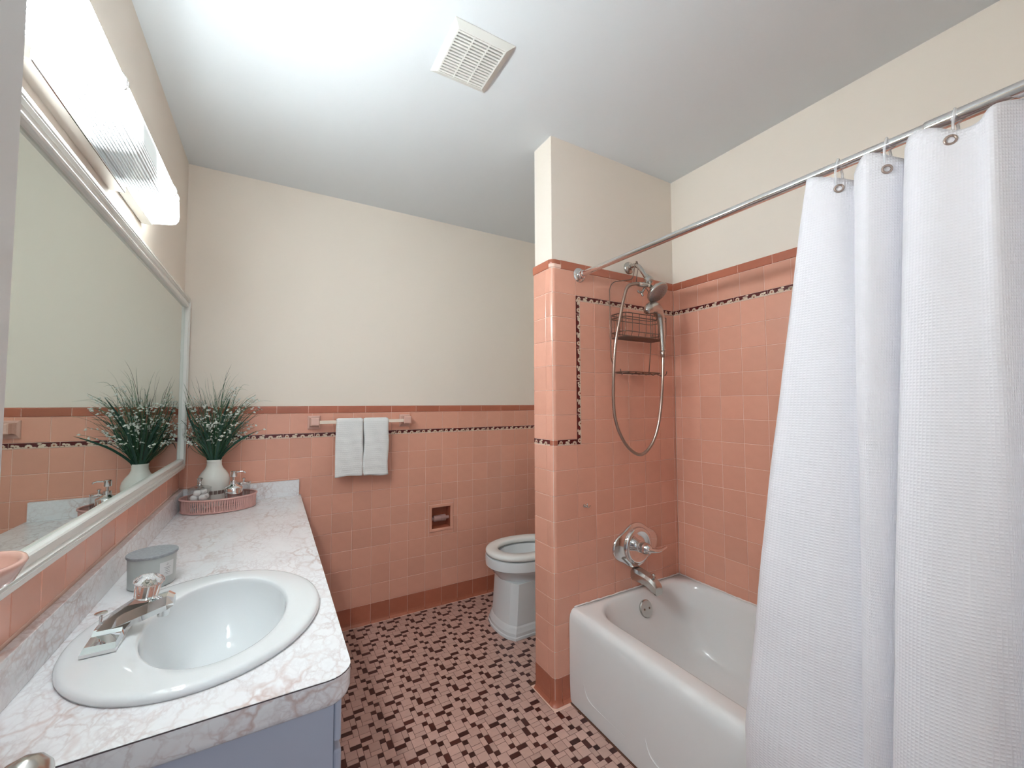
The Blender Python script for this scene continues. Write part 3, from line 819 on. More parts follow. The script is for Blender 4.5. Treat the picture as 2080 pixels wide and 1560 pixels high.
for r, h_, amp in ((0.017, 0, 0.0), (0.0195, 0.003, 0.0012), (0.0215, 0.028, 0.0014), (0.0225, 0.030, 0.0), (0.0265, 0.033, 0.0), (0.0265, 0.037, 0.0), (0.021, 0.042, 0.0016), (0.011, 0.047, 0.0012), (0.004, 0.0485, 0)):
    rings.append([tuple(kc + q @ Vector(((r+amp*math.cos(12*2*pi*k/N))*math.cos(2*pi*k/N), (r+amp*math.cos(12*2*pi*k/N))*math.sin(2*pi*k/N), h_))) for k in range(N)])
loft(bm, rings); obj('knob', bm, 'acrylic', t, True, 50)['label'] = 'clear faceted acrylic knob'
bm = bmesh.new(); lathe_dir(bm, [(0.010, 0.002), (0.009, 0.026), (0.004, 0.028)], kc, kd, 16); obj('knob_core', bm, 'chrome', t, True, 40)
bm = bmesh.new(); lathe(bm, [(0.0025, 0), (0.0025, 0.026), (0.004, 0.027), (0.010, 0.031), (0.010, 0.033), (0.003, 0.034)], (-0.016, -0.004, 0.018), 18); obj('lift_rod', bm, 'chrome', t, True, 40)

# ---------------------------------------------------------------- soap dish on the left wall
t = thing('soap_dish', 'pink ceramic cup-shaped dish on the wall left of the sink', 'soap dish', (0.0065, -0.664, 1.044))
bm = bmesh.new()
rings = [ell(0.052, 0, z, rx, ry, 36) for rx, ry, z in ((0.030, 0.040, 0), (0.046, 0.058, 0.010), (0.053, 0.066, 0.026), (0.056, 0.069, 0.032), (0.0545, 0.0675, 0.036), (0.0505, 0.0635, 0.036), (0.047, 0.060, 0.030), (0.039, 0.050, 0.010), (0.015, 0.02, 0.008))]
loft(bm, rings, True, True); obj('bowl', bm, 'pinkceramic', t, True)
bm = bmesh.new(); box(bm, 0, 0.012, -0.060, 0.060, -0.035, 0.065, 0.006, 3); obj('back_plate', bm, 'pinkceramic', t, True, 40)

# ---------------------------------------------------------------- candle
t = thing('candle', 'grey frosted glass candle with a flat grey lid', 'candle', (0.114, 0.036, CT))
bm = bmesh.new(); lathe(bm, [(0.047, 0.0005), (0.050, 0.003), (0.0525, 0.080), (0.0525, 0.081)], n_=48); obj('candle_glass', bm, 'candle', t, True, 40)
bm = bmesh.new(); lathe(bm, [(0.0545, 0.081), (0.0555, 0.0825), (0.0555, 0.0875), (0.0545, 0.0885)], n_=48); obj('lid', bm, 'lid', t, True, 40)
bm = bmesh.new()
def onr(a, z, r=0.0528): 
    rr = r - 0.0025*(1-z/0.08); return (rr*math.cos(a), rr*math.sin(a), z)
a0, a1 = math.radians(-62), math.radians(-22)
loft(bm, [[onr(a0+(a1-a0)*k/8, z) for k in range(9)] for z in (0.026, 0.066)], False, False, closed=False)
lb = obj('label', bm, 'label', t, True); lb['label'] = 'white paper label'
bm = bmesh.new()
for z, lo, hi in ((0.057, 0.42, 0.58), (0.060, 0.46, 0.54), (0.050, 0.25, 0.75), (0.046, 0.32, 0.68), (0.041, 0.36, 0.64), (0.036, 0.30, 0.70), (0.032, 0.42, 0.58)):
    loft(bm, [[onr(a0+(a1-a0)*(lo+(hi-lo)*k/4), z+dz, 0.0531) for k in range(5)] for dz in (0, 0.0011)], False, False, closed=False)
obj('label_print', bm, 'ink', lb)

# ---------------------------------------------------------------- tray and what stands in it
TX, TY = 0.182, 0.938
t = thing('oval_tray', 'pink oval woven basket tray on the counter', 'tray', (TX, TY, CT))
A, B = 0.146, 0.113
bm = bmesh.new(); loft(bm, [ell(0, 0, 0.0005, A-0.006, B-0.006), ell(0, 0, 0.005, A-0.003, B-0.003)]); obj('tray_base', bm, 'basket', t)
def oval(z, k=64, g=0.0): return [((A+g)*math.cos(2*pi*i/k), (B+g)*math.sin(2*pi*i/k), z) for i in range(k)]
bm = bmesh.new(); tube(bm, oval(0.062, g=0.003), 0.0045, 8, closed=True); obj('rim', bm, 'basket', t, True)
bm = bmesh.new(); tube(bm, oval(0.006, g=-0.002), 0.0045, 8, closed=True); obj('bottom_rim', bm, 'basket', t, True)
for c in (0, pi):               # solid end pieces
    bm = bmesh.new(); rings = []
    for z in (0.004, 0.062):
        g = 0.003*(z/0.062)
        rings.append([((A+g)*math.cos(c+a*0.42/6), (B+g)*math.sin(c+a*0.42/6), z) for a in range(-6, 7)] + [((A+g-0.003)*math.cos(c+a*0.42/6), (B+g-0.003)*math.sin(c+a*0.42/6), z) for a in range(6, -7, -1)])
    loft(bm, rings); obj('end_panel', bm, 'basket', t)
bm = bmesh.new()
for k in range(196):
    a = 2*pi*k/196
    if abs(math.sin(a)) < 0.40: continue
    d = 0.012 if k % 2 else -0.012
    pts = []
    for z, o_ in ((0.006, 0), (0.020, 0.55), (0.034, 1), (0.048, 0.55), (0.060, 0)):
        aa = a + d*o_; g = 0.003*(z/0.062) - (0.0015 if k % 2 else 0)
        pts.append(((A+g)*math.cos(aa), (B+g)*math.sin(aa), z))
    tube(bm, pts, 0.0022, 5, caps=False)
for z in (0.0335,): tube(bm, oval(z, g=-0.001), 0.0014, 5, closed=True)
tag(obj('weave', bm, 'basket', t), kind='stuff')

t = thing('vase', 'white ceramic vase with a narrow neck holding grass and small flowers', 'vase', (0.153, 0.988, CT+0.0055))
bm = bmesh.new()
lathe(bm, [(0.034, 0), (0.040, 0.003), (0.046, 0.03), (0.055, 0.07), (0.0625, 0.105), (0.064, 0.125), (0.060, 0.145), (0.048, 0.165), (0.036, 0.180), (0.0305, 0.195), (0.0295, 0.212), (0.031, 0.222), (0.0285, 0.222), (0.0265, 0.205), (0.03, 0.18)], n_=48, cap1=True)
obj('vase_body', bm, 'vase', t, True)
bm = bmesh.new(); lathe(bm, [(0.0498, 0.050), (0.0528, 0.062), (0.0549, 0.0695)], n_=48, cap0=False, cap1=False); 
# printed band broken into blocks, as seen through the jar
bm.free(); bm = bmesh.new()
for k, (lo, hi) in enumerate(((-0.55, -0.30), (-0.25, 0.0), (0.05, 0.30), (0.34, 0.58))):
    a = [-pi/2+0.35+lo+(hi-lo)*i/4 for i in range(5)]
    loft(bm, [[((r+0.0004)*math.cos(q), (r+0.0004)*math.sin(q), z) for q in a] for r, z in ((0.0530, 0.062), (0.0577, 0.080))], False, False, closed=False)
obj('printed_band', bm, 'silver_print', t)['label'] = 'dark lettering band'

# faux grass
t = thing('faux_grass', 'bunch of dark green grass with tiny white flowers in the white vase', 'plant', (0.153, 0.988, CT+0.2)); t.scale = (1.08, 1.08, 1.12)
rnd = random.Random(11)
def blade(bm, pts, w_, mi=0):
    pts = spline(pts, 5); n_ = len(pts)
    rings = []
    for i, p in enumerate(pts):
        a = pts[max(i-1, 0)]; b = pts[min(i+1, n_-1)]; tn = (b-a).normalized()
        s = tn.cross(Vector((math.sin(w_*9999), math.cos(w_*9999), 0.3))).normalized()
        ww = w_*min(1, 0.5+i/n_*2)*(1-(i/(n_-1))**3*0.95)
        rings.append([tuple(p-s*ww), tuple(p+s*ww)])
    loft(bm, rings, False, False, closed=False, mi=mi)
bm = bmesh.new()
def wander(phi, spread, h_, droop=0.0, r0=0.018, j=0.014):
    c, s = math.cos(phi), math.sin(phi); sw = rnd.uniform(-0.03, 0.03)
    return [(r0*c*0.6, r0*s*0.6, -0.05), (r0*c, r0*s, 0.02), (spread*c*0.42+rnd.uniform(-j, j), spread*s*0.42+rnd.uniform(-j, j), h_*0.5), (spread*c*0.8-sw*s*0.6, spread*s*0.8+sw*c*0.6, h_*0.86), (spread*c*1.15-sw*s*1.6, spread*s*1.15+sw*c*1.6, h_*(1-droop))]
def lim(pts):                  # bend away from the mirror frame and the back wall
    out = []
    for x, y, z in pts:
        if x < -0.075: x = -0.075 - 0.036*math.tanh((-0.075-x)/0.07)
        if y > 0.045: y = 0.045 + 0.036*math.tanh((y-0.045)/0.07)
        out.append((x, y, z))
    return out
for k in range(150):           # dense lower tuft
    phi = rnd.uniform(0, 2*pi); spd = 0.14*math.sqrt(rnd.random()); h_ = rnd.uniform(0.16, 0.33)*(1-0.25*spd/0.2)
    blade(bm, lim(wander(phi, spd, h_, rnd.choice((0, 0, 0.08)))), rnd.uniform(0.0011, 0.0023), rnd.choice((0, 0, 1, 1, 2)))
for k in range(95):            # long thin tips, some bending over
    phi = rnd.uniform(0, 2*pi); spd = rnd.uniform(0.02, 0.20); h_ = rnd.uniform(0.30, 0.47)*(1-0.28*spd/0.2)
    blade(bm, lim(wander(phi, spd, h_, rnd.choice((0, 0, 0.02, 0.12)), j=0.02)), rnd.uniform(0.0006, 0.0012), rnd.choice((0, 2, 3)))
tag(obj('grass_blades', bm, ['stem', 'leaf', 'sage', 'dryleaf'], t), kind='stuff')
for k in range(18):            # broad arching leaves
    phi = 2*pi*k/18+rnd.uniform(-.15, .15); bm = bmesh.new()
    spd = rnd.uniform(0.10, 0.20); h_ = rnd.uniform(0.09, 0.20)
    c, s = math.cos(phi), math.sin(phi); low = rnd.random() < 0.5
    pts = [(0.014*c, 0.014*s, -0.05), (0.022*c, 0.022*s, 0.02), (spd*0.45*c, spd*0.45*s, h_*0.85), (spd*0.8*c, spd*0.8*s, h_*(1.0 if low else 1.25)), (spd*1.08*c, spd*1.08*s, h_*(0.72 if low else 1.5))]
    blade(bm, lim(pts), rnd.uniform(0.003, 0.0055)); obj('leaf', bm, 'dryleaf' if (low and k % 2 == 0) else 'leaf', t, True)
bm = bmesh.new(); bm2 = bmesh.new()
for k in range(85):
    phi = rnd.uniform(0, 2*pi); spd = 0.17*math.sqrt(rnd.random()); h_ = rnd.uniform(0.12, 0.38)*(1-0.2*spd/0.16)
    pts = spline(lim(wander(phi, spd, h_)), 4); tube(bm2, pts, 0.0007, 4, caps=False)
    for j in range(rnd.randint(3, 7)):
        p = pts[-1-j] + Vector((rnd.uniform(-.011, .011), rnd.uniform(-.011, .011), rnd.uniform(-.008, .008)))
        p.y = min(p.y, 0.080); p.x = max(p.x, -0.114)
        r_ = rnd.uniform(0.0020, 0.0044)
        for q in range(3):
            d = Vector((rnd.uniform(-1, 1), rnd.uniform(-1, 1), rnd.uniform(-1, 1)))*r_*0.8
            sphere(bm, p+d, r_, r_, r_*0.7, 6, 4)
tag(obj('flowers', bm, 'flower', t), kind='stuff'); tag(obj('flower_stems', bm2, 'stem', t), kind='stuff')

def jar(name, label, x, y, r, h_, knob=True):
    t = thing(name, label, 'jar', (x, y, CT+0.0055))
    bm = bmesh.new(); lathe(bm, [(r-0.004, 0), (r, 0.003), (r, h_), (r-0.0015, h_+0.0005)], n_=40, cap1=False); obj('glass_body', bm, 'glass', t, True, 40)
    bm = bmesh.new(); lathe(bm, [(r+0.001, h_), (r+0.0015, h_+0.003), (r*0.7, h_+0.009), (0.012, h_+0.013), (0.011, h_+0.014)], n_=40); obj('lid', bm, 'glass', t, True, 40)
    bm = bmesh.new(); lathe(bm, [(0.012, 0), (0.013, 0.002), (0.006, 0.006), (0.0055, 0.018), (0.010, 0.025), (0.0125, 0.030), (0.010, 0.033), (0.003, 0.034)], (0, 0, h_+0.014), 24); obj('lid_knob', bm, 'chrome', t, True, 50)
    return t
jar('glass_jar', 'clear glass jar of cotton balls with a metal lid knob', 0.112, 0.884, 0.043, 0.106)
cb = []
for z, ring, ph in ((0.019, 4, 0.6), (0.043, 4, 0.9), (0.067, 4, 0.6)):
    for k in range(ring): cb.append((0.0235*math.cos(ph+2*pi*k/ring), 0.0235*math.sin(ph+2*pi*k/ring), z))
cb += [(-0.008, -0.015, 0.089), (0.012, 0.012, 0.090)]
top_names = ['at the left near side of the third layer', 'at the right of the third layer', 'at the back of the third layer', 'at the left back of the third layer', 'on the very top nearer the camera', 'on the very top farther back']
for k, (x, y, z) in enumerate(cb):
    bm = bmesh.new(); sphere(bm, (0, 0, 0), 0.0152, 0.0152, 0.0142, 14, 9, jit=0.05)
    o = obj('cotton_ball', bm, 'cotton', None, True); o.location = (0.112+x, 0.884+y, CT+0.0055+z)
    side = ('right' if math.cos(math.atan2(y, x)) > 0 else 'left') + (' far' if y > 0 else ' near')
    nm = 'white cotton ball on the %s side of the %s layer in the jar' % (side, ('bottom', 'second', 'third')[k//4]) if k < 12 else 'white cotton ball at the very top of the jar, %s one' % ('nearer' if y < 0 else 'farther')
    tag(o, nm, 'cotton ball', 'cotton balls in the glass jar')

t = thing('soap_dispenser', 'chrome-banded glass soap dispenser with pump in the tray', 'dispenser', (0.238, 0.908, CT+0.0055)); DS = t
bm = bmesh.new(); lathe(bm, [(0.032, 0), (0.034, 0.003), (0.034, 0.030), (0.031, 0.032)], n_=36); obj('glass_base', bm, 'glass', t, True, 40)
bm = bmesh.new(); lathe(bm, [(0.0335, 0.032), (0.0348, 0.034), (0.0348, 0.082), (0.033, 0.086), (0.020, 0.093), (0.013, 0.098), (0.013, 0.112), (0.010, 0.113)], n_=36); obj('metal_sleeve', bm, 'chrome', t, True, 40)
bm = bmesh.new(); lathe(bm, [(0.005, 0.112), (0.005, 0.128), (0.0125, 0.129), (0.013, 0.131), (0.013, 0.150), (0.010, 0.153)], n_=24)
tube(bm, [(0.010, 0, 0.147), (0.030, -0.002, 0.149), (0.041, -0.003, 0.146), (0.043, -0.003, 0.141)], 0.0032, 8); obj('pump', bm, 'chrome', t, True, 40)

DS.scale = (1.06, 1.06, 1.12)
t = thing('toothbrush_holder', 'small clear glass with a metal lid behind the soap dispenser', 'glass', (0.276, 0.955, CT+0.0055))
bm = bmesh.new(); lathe(bm, [(0.024, 0), (0.026, 0.003), (0.0275, 0.100), (0.0255, 0.100)], n_=32, cap1=False); obj('glass_cup', bm, 'glass', t, True, 40)
bm = bmesh.new(); lathe(bm, [(0.0275, 0.1003), (0.029, 0.103), (0.029, 0.110), (0.020, 0.113), (0.004, 0.114), (0.004, 0.120), (0.008, 0.126), (0.003, 0.129)], n_=32); obj('metal_lid', bm, 'chrome', t, True, 40)

# ---------------------------------------------------------------- towel bar and towels
BY_, BZ_ = YB-0.062, 1.180
t = thing('towel_bar', 'square ivory towel bar with pink ceramic end posts on back wall', 'towel bar', (0.86, YB, BZ_))
for x in (-0.268, 0.240):
    bm = bmesh.new()
    def pr(a, b, y, c=0): return [(x-a, y, c-b), (x+a, y, c-b), (x+a, y, c+b), (x-a, y, c+b)]
    loft(bm, [pr(0.032, 0.038, 0.0), pr(0.032, 0.038, -0.010), pr(0.024, 0.026, -0.018, 0.004), pr(0.021, 0.021, -0.046, 0.006), pr(0.022, 0.022, -0.062, 0.006), pr(0.022, 0.022, -0.076, 0.006), pr(0.018, 0.018, -0.080, 0.006)])
    obj('post', bm, 'pinkceramic', t)
bm = bmesh.new(); box(bm, -0.246, 0.218, -0.0725, -0.0535, -0.0065, 0.0115, 0.002); obj('bar', bm, 'bar', t)
def towel(x0, x1, zf, zb_, seed, label):
    rn = random.Random(seed); bm = bmesh.new(); NX = 44
    yc, zc = BY_-0.001, BZ_+0.0025; rr = 0.0135
    path = [(yc-rr, zf+(zc-zf)*k/30, 'f') for k in range(30)] + [(yc-rr*math.cos(pi*k/8), zc+rr*math.sin(pi*k/8), 't') for k in range(9)] + [(yc+rr, zc-(zc-zb_)*k/18, 'b') for k in range(1, 19)]
    lay = bm.verts.layers.float.new('h')
    f1, f2, ph = rn.uniform(18, 26), rn.uniform(50, 70), rn.uniform(0, 6)
    def P_(x, i, th):
        y, z, k = path[i]; u = (x-x0)/(x1-x0)
        amp = min(1, abs(z-zc)/0.10)
        w_ = 0.0035*amp*math.sin(f1*x*2+ph+z*9) + 0.0018*amp*math.sin(f2*x+z*22+ph) + 0.0012*math.sin(z*130+math.sin(x*60))*amp
        xx = x + (-(0.006 if k == 'f' else 0)*(1-u)*amp*0.9 if seed == 1 else 0.004*amp*math.sin(z*25))
        edge = max(0, 1-min(u, 1-u)*14)
        if k == 'f': return (xx, min(y - th*(1-0.7*edge) - w_-0.002*amp, YB-0.02), z + 0.0025*math.sin(u*7+ph)*(1 if z < zf+0.02 else 0) - (0.006*u if seed == 2 else 0)*amp)
        if k == 'b': return (xx, min(y + th*(1-0.7*edge) + w_*0.4, YB-0.009), z)
        a = pi*(i-30)/8; o_ = th*(1-0.6*edge)
        return (xx, y - o_*math.cos(a), z + o_*math.sin(a))
    xs = [x0+(x1-x0)*k/NX for k in range(NX+1)]
    outer_ = [[P_(x, i, 0.0075) for x in xs] for i in range(len(path))]
    inner_ = [[P_(x, i, 0.0005) for x in xs] for i in range(len(path))]
    rings = [o_ + in_[::-1] for o_, in_ in zip(outer_, inner_)]
    loft(bm, rings)
    o = obj('hand_towel', bm, M['towel'], None, True); tag(o, label, 'towel', 'white hand towels on the bar')
    return o
M['towel'] = mat('white_terry', (0.86, 0.86, 0.85), 0.95)
tt, n_, l_, b_ = nt(M['towel'])
tc = n_.new('ShaderNodeTexCoord'); no = n_.new('ShaderNodeTexNoise'); no.inputs['Scale'].default_value = 320; no.inputs['Detail'].default_value = 2
wv = n_.new('ShaderNodeTexWave'); wv.bands_direction = 'Z'; wv.inputs['Scale'].default_value = 28; wv.inputs['Distortion'].default_value = 1.2
ad = n_.new('ShaderNodeMath'); ad.operation = 'ADD'; l_.new(tc.outputs['Object'], no.inputs['Vector']); l_.new(tc.outputs['Object'], wv.inputs['Vector'])
ml = n_.new('ShaderNodeMath'); ml.operation = 'MULTIPLY'; ml.inputs[1].default_value = 0.35; l_.new(wv.outputs[0], ml.inputs[0]); l_.new(no.outputs[0], ad.inputs[0]); l_.new(ml.outputs[0], ad.inputs[1])
bp = n_.new('ShaderNodeBump'); bp.inputs['Strength'].default_value = 0.7; bp.inputs['Distance'].default_value = 0.002; l_.new(ad.outputs[0], bp.inputs['Height']); l_.new(bp.outputs[0], b_.inputs['Normal'])
towel(0.700, 0.8415, 0.878, 0.93, 1, 'white folded hand towel on the bar, the left one nearer the counter')
towel(0.8455, 0.985, 0.874, 0.92, 2, 'white folded hand towel on the bar, the right one nearer the partition')

# ---------------------------------------------------------------- toilet
t = thing('toilet', 'white porcelain toilet with raised lid standing behind the tiled partition', 'toilet', (1.757, 0.650, 0))
def ring_foot(xf, xb, w_, z, c=0.046):
    """plan outline: bowed front, front corners swept back; front points to -x"""
    f = [(xf, 0), (xf+c*0.06, -w_*0.35), (xf+c*0.35, -w_*0.72), (xf+c, -w_)]
    sd = [(xf+c+(xb-xf-c)*k/4, -w_) for k in (1, 2, 3)] + [(xb, -w_), (xb, -w_*0.5)]
    pts = f + sd + [(xb, 0)] + [(a, -b) for a, b in (sd[::-1])] + [(a, -b) for a, b in f[:0:-1]]
    return [(a, b, z) for a, b in pts]
bm = bmesh.new()
ft = lambda dx, w_, z: ring_foot(-0.254+dx, 0.28, w_, z)
loft(bm, [ft(0, 0.156, 0.001), ft(0, 0.156, 0.014), ft(0.005, 0.152, 0.018), ft(0.005, 0.152, 0.034), ft(0.010, 0.147, 0.046), ft(0.014, 0.144, 0.058), ft(0.020, 0.138, 0.066), ft(0.024, 0.136, 0.12), ft(0.036, 0.134, 0.285)])
ped = obj('pedestal', bm, 'porcelain', t, True, 22)
def egg(xf, xb, w_, z, n_=48):
    out = []
    xc = xf + (xb-xf)*0.45
    for k in range(n_):
        a = 2*pi*k/n_; c, s = math.cos(a), math.sin(a)
        out.append((xc + c*((xb-xc) if c > 0 else (xc-xf)), w_*math.copysign(abs(s)**0.92, s), z))
    return out
bm = bmesh.new()
loft(bm, [egg(-0.200, 0.27, 0.125, 0.262), egg(-0.222, 0.27, 0.138, 0.285), egg(-0.250, 0.27, 0.158, 0.318), egg(-0.272, 0.27, 0.176, 0.345), egg(-0.281, 0.27, 0.183, 0.352), egg(-0.291, 0.27, 0.190, 0.358), egg(-0.294, 0.27, 0.192, 0.40), egg(-0.292, 0.27, 0.190, 0.410),
          egg(-0.270, 0.22, 0.170, 0.412), egg(-0.215, 0.12, 0.118, 0.408), egg(-0.208, 0.11, 0.112, 0.385), egg(-0.18, 0.08, 0.095, 0.33), egg(-0.12, 0.04, 0.07, 0.27), egg(-0.06, 0.0, 0.04, 0.25)])
obj('bowl', bm, 'porcelain', t, True, 45)
bm = bmesh.new(); loft(bm, [egg(-0.150, 0.06, 0.082, 0.300), egg(-0.150, 0.06, 0.082, 0.301)]); obj('water', bm, 'water', t)
bm = bmesh.new()
o_ = [egg(-0.282, 0.20, 0.183, 0.416), egg(-0.289, 0.205, 0.188, 0.420), egg(-0.289, 0.205, 0.188, 0.434), egg(-0.283, 0.20, 0.183, 0.442), egg(-0.270, 0.19, 0.172, 0.446),
      egg(-0.225, 0.12, 0.122, 0.444), egg(-0.217, 0.112, 0.115, 0.438), egg(-0.217, 0.112, 0.115, 0.424), egg(-0.225, 0.12, 0.122, 0.416)]
loft(bm, o_, loop=True); obj('seat', bm, 'seat', t, True)
bm = bmesh.new()
def up_egg(xoff, s): return [(0.285-0.016*0+xoff + (z)*0.10, y*s, 0.44+ (z+0.30)*s*0.92) for (z, y, _) in [(-p[0]*1.0, p[1], 0) for p in egg(-0.289, 0.19, 0.186, 0)]]
loft(bm, [up_egg(-0.016, 0.985), up_egg(-0.010, 1.0), up_egg(0.0, 1.0), up_egg(0.004, 0.985)]); 
bm.free(); bm = bmesh.new()
ll = [(p[1], 0.30-p[0]*0.98) for p in egg(-0.289, 0.20, 0.186, 0)]
loft(bm, [[(0.245+dx+(z-0.3)*0.06, y*s, 0.35+z*1.0) for y, z in ll] for dx, s in ((-0.009, 0.98), (-0.006, 1.0), (0.006, 1.0), (0.009, 0.98))]); obj('lid', bm, 'seat', t, True, 50)
bm = bmesh.new(); box(bm, 0.305, 0.495, -0.235, 0.235, 0.40, 0.755, 0.02, 3); tk = obj('tank', bm, 'porcelain', t, True, 40)
bm = bmesh.new(); box(bm, 0.296, 0.500, -0.245, 0.245, 0.757, 0.79, 0.01, 2); obj('tank_lid', bm, 'porcelain', t, True, 40)
bm = bmesh.new(); box(bm, 0.20, 0.40, -0.12, 0.12, 0.28, 0.405, 0.01); obj('shelf', bm, 'porcelain', t, True, 40)
bm = bmesh.new(); tube(bm, [(0.304, -0.19, 0.70), (0.288, -0.19, 0.70), (0.284, -0.15, 0.695), (0.284, -0.12, 0.69)], 0.006, 8); obj('flush_lever', bm, 'chrome', t, True)

# ---------------------------------------------------------------- bathtub
TX0, TX1, TY0, TY1, TZ = 1.525, XR-0.001, YN+0.002, -0.001, 0.388
t = thing('bathtub', 'white enamel built-in bathtub behind the shower curtain', 'bathtub', ((TX0+TX1)/2, (TY0+TY1)/2, 0))
cx, cy = (TX0+TX1)/2, (TY0+TY1)/2
def rrect(x0, x1, y0, y1, r, z, n_=8, rr=None):
    rs = rr or (r, r, r, r)
    out = []
    for (px_, py_, a0_, q) in ((x1, y1, 0, rs[0]), (x0, y1, pi/2, rs[1]), (x0, y0, pi, rs[2]), (x1, y0, 3*pi/2, rs[3])):
        sx = -1 if px_ == x1 else 1; sy = -1 if py_ == y1 else 1
        for k in range(n_+1):
            a = a0_ + (pi/2)*k/n_
            out.append((px_+sx*q+q*math.cos(a)-cx, py_+sy*q+q*math.sin(a)-cy, z))
    return out
bm = bmesh.new()
r0 = lambda dx, z, r=0.004: rrect(TX0+dx, TX1, TY0, TY1, r, z)
IX0, IX1, IY0, IY1 = 1.618, XR-0.022, TY0+0.09, -0.040
inn = lambda d, z, r, dy=0, e=0: rrect(IX0+d, IX1-d, IY0+d+e, IY1-d-dy, r, z)
rings = [r0(0.004, 0.0), r0(0.0, 0.10), r0(0.0, TZ-0.065), r0(0.001, TZ-0.040), r0(0.005, TZ-0.022), r0(0.013, TZ-0.008), r0(0.022, TZ-0.002), r0(0.032, TZ),
         inn(-0.014, TZ-0.001, 0.150), inn(-0.005, TZ-0.004, 0.145), inn(0.002, TZ-0.012, 0.140), inn(0.010, TZ-0.035, 0.135), inn(0.026, TZ-0.11, 0.13, 0.012, 0.04), inn(0.045, TZ-0.21, 0.12, 0.030, 0.10),
         inn(0.062, TZ-0.270, 0.11, 0.045, 0.15), inn(0.085, TZ-0.305, 0.10, 0.065, 0.19), inn(0.120, TZ-0.322, 0.08, 0.09, 0.22), inn(0.20, TZ-0.328, 0.05, 0.14, 0.26)]
loft(bm, rings, False, True); obj('tub_shell', bm, 'enamel', t, True)
# embossed lines low on the apron
for y0, y1 in ((-0.105, -0.330), (-0.43, -0.66), (-0.76, -1.0)):
    bm = bmesh.new()
    pts = spline([(TX0+0.001-cx, y0+0.012-cy, 0.135), (TX0-cx, y0-cy, 0.100), (TX0-cx, y0-0.022-cy, 0.078), (TX0-cx, y0-0.07-cy, 0.070), (TX0-cx, y1-cy, 0.070)], 8)
    n_ = len(pts); rr = [0.0006+0.0022*math.sin(pi*min(1, (i+0.5)/n_*1.15)) if i < n_-1 else 0.0008 for i in range(n_)]
    tube(bm, pts, rr, 8); obj('embossed_line', bm, 'enamel', t, True)
bm = bmesh.new()               # uneven caulk along the walls
rc_ = random.Random(5)
def caulk(p0, p1, n_):
    pts = []
    for k in range(n_+1):
        f = k/n_; p = Vector(p0).lerp(Vector(p1), f); p.z += rc_.uniform(-0.0012, 0.0015); pts.append(p)
    tube(bm, pts, [rc_.uniform(0.0028, 0.0042) for _ in pts], 6)
caulk((TX0+0.03-cx, -0.004-cy, TZ+0.002), (TX1-0.003-cx, -0.004-cy, TZ+0.003), 50)
caulk((TX1-0.0065-cx, -0.006-cy, TZ+0.003), (TX1-0.0065-cx, TY0+0.01-cy, TZ+0.003), 90)
obj('caulk', bm, 'caulk', t, True)
bm = bmesh.new()
od = Vector((0, -1, 0.30)).normalized()
lathe_dir(bm, [(0.036, -0.004), (0.039, 0.002), (0.039, 0.008), (0.036, 0.0115), (0.010, 0.0125)], (1.930-cx, -0.062-cy, 0.315), od, 32); ov = obj('overflow_plate', bm, 'nickel', t, True, 30)
for sx in (-0.016, 0.016):
    bm = bmesh.new(); q = od.to_track_quat('Z', 'Y'); c = Vector((1.930-cx, -0.062-cy, 0.315)) + q @ Vector((sx, 0, 0.0115))
    lathe_dir(bm, [(0.0045, 0), (0.0045, 0.0018), (0.003, 0.0025)], c, od, 12); obj('screw', bm, 'bronze', ov)

# ---------------------------------------------------------------- shower valve, spout, hook
VX, VZ = 1.935, 0.594
t = thing('shower_valve', 'polished metal tub and shower valve with a wide plate and lever', 'valve', (VX, 0, VZ))
def plate(s, y):
    out = []
    for k in range(72):
        a = 2*pi*k/72; c, s_ = math.cos(a), math.sin(a)
        # support-style outline: central disc with two side lobes
        best = 0.107
        for L in (-0.088, 0.088):
            # ray / circle intersection with lobe radius
            Rl = 0.066; b_q = L*c; disc_ = b_q*b_q - (L*L-Rl*Rl)
            if disc_ > 0: best = max(best, b_q+math.sqrt(disc_))
        out.append((best*s*c, y, best*s*s_))
    return out
def smooth_out(r):
    for _ in range(6):
        r = [tuple((r[i-1][j]+2*r[i][j]+r[(i+1) % len(r)][j])/4 for j in range(3)) for i in range(len(r))]
    return r
bm = bmesh.new(); loft(bm, [smooth_out(plate(s, y)) for s, y in ((1.0, 0.004), (1.01, -0.003), (1.0, -0.009), (0.96, -0.013), (0.55, -0.017))]); obj('cover_plate', bm, 'chrome', t, True, 60)
bm = bmesh.new(); lathe(bm, [(0.088, -0.015), (0.088, -0.022), (0.083, -0.030), (0.074, -0.033), (0.066, -0.030), (0.060, -0.026), (0.030, -0.025)], (0, 0, 0), 48, 'Y'); obj('escutcheon', bm, 'chrome', t, True, 50)
bm = bmesh.new(); lathe(bm, [(0.027, -0.025), (0.028, -0.040), (0.024, -0.042), (0.026, -0.046), (0.027, -0.066), (0.024, -0.082), (0.016, -0.096), (0.006, -0.104)], (0, 0, 0), 32, 'Y'); hb = obj('handle_hub', bm, 'chrome', t, True, 40)
bm = bmesh.new()
pts = spline([(-0.006, -0.084, 0.0), (0.014, -0.098, -0.003), (0.040, -0.108, -0.005), (0.066, -0.112, 0.0), (0.088, -0.113, 0.005)], 6)
n_ = len(pts); tube(bm, pts, [0.018*(1-i/n_)**1.3+0.0055 for i in range(n_)], 12, flat=0.6); obj('lever', bm, 'chrome', t, True)
t = thing('tub_spout', 'metal tub spout with a diverter knob above the bathtub rim', 'spout', (VX, 0, 0.462))
bm = bmesh.new()
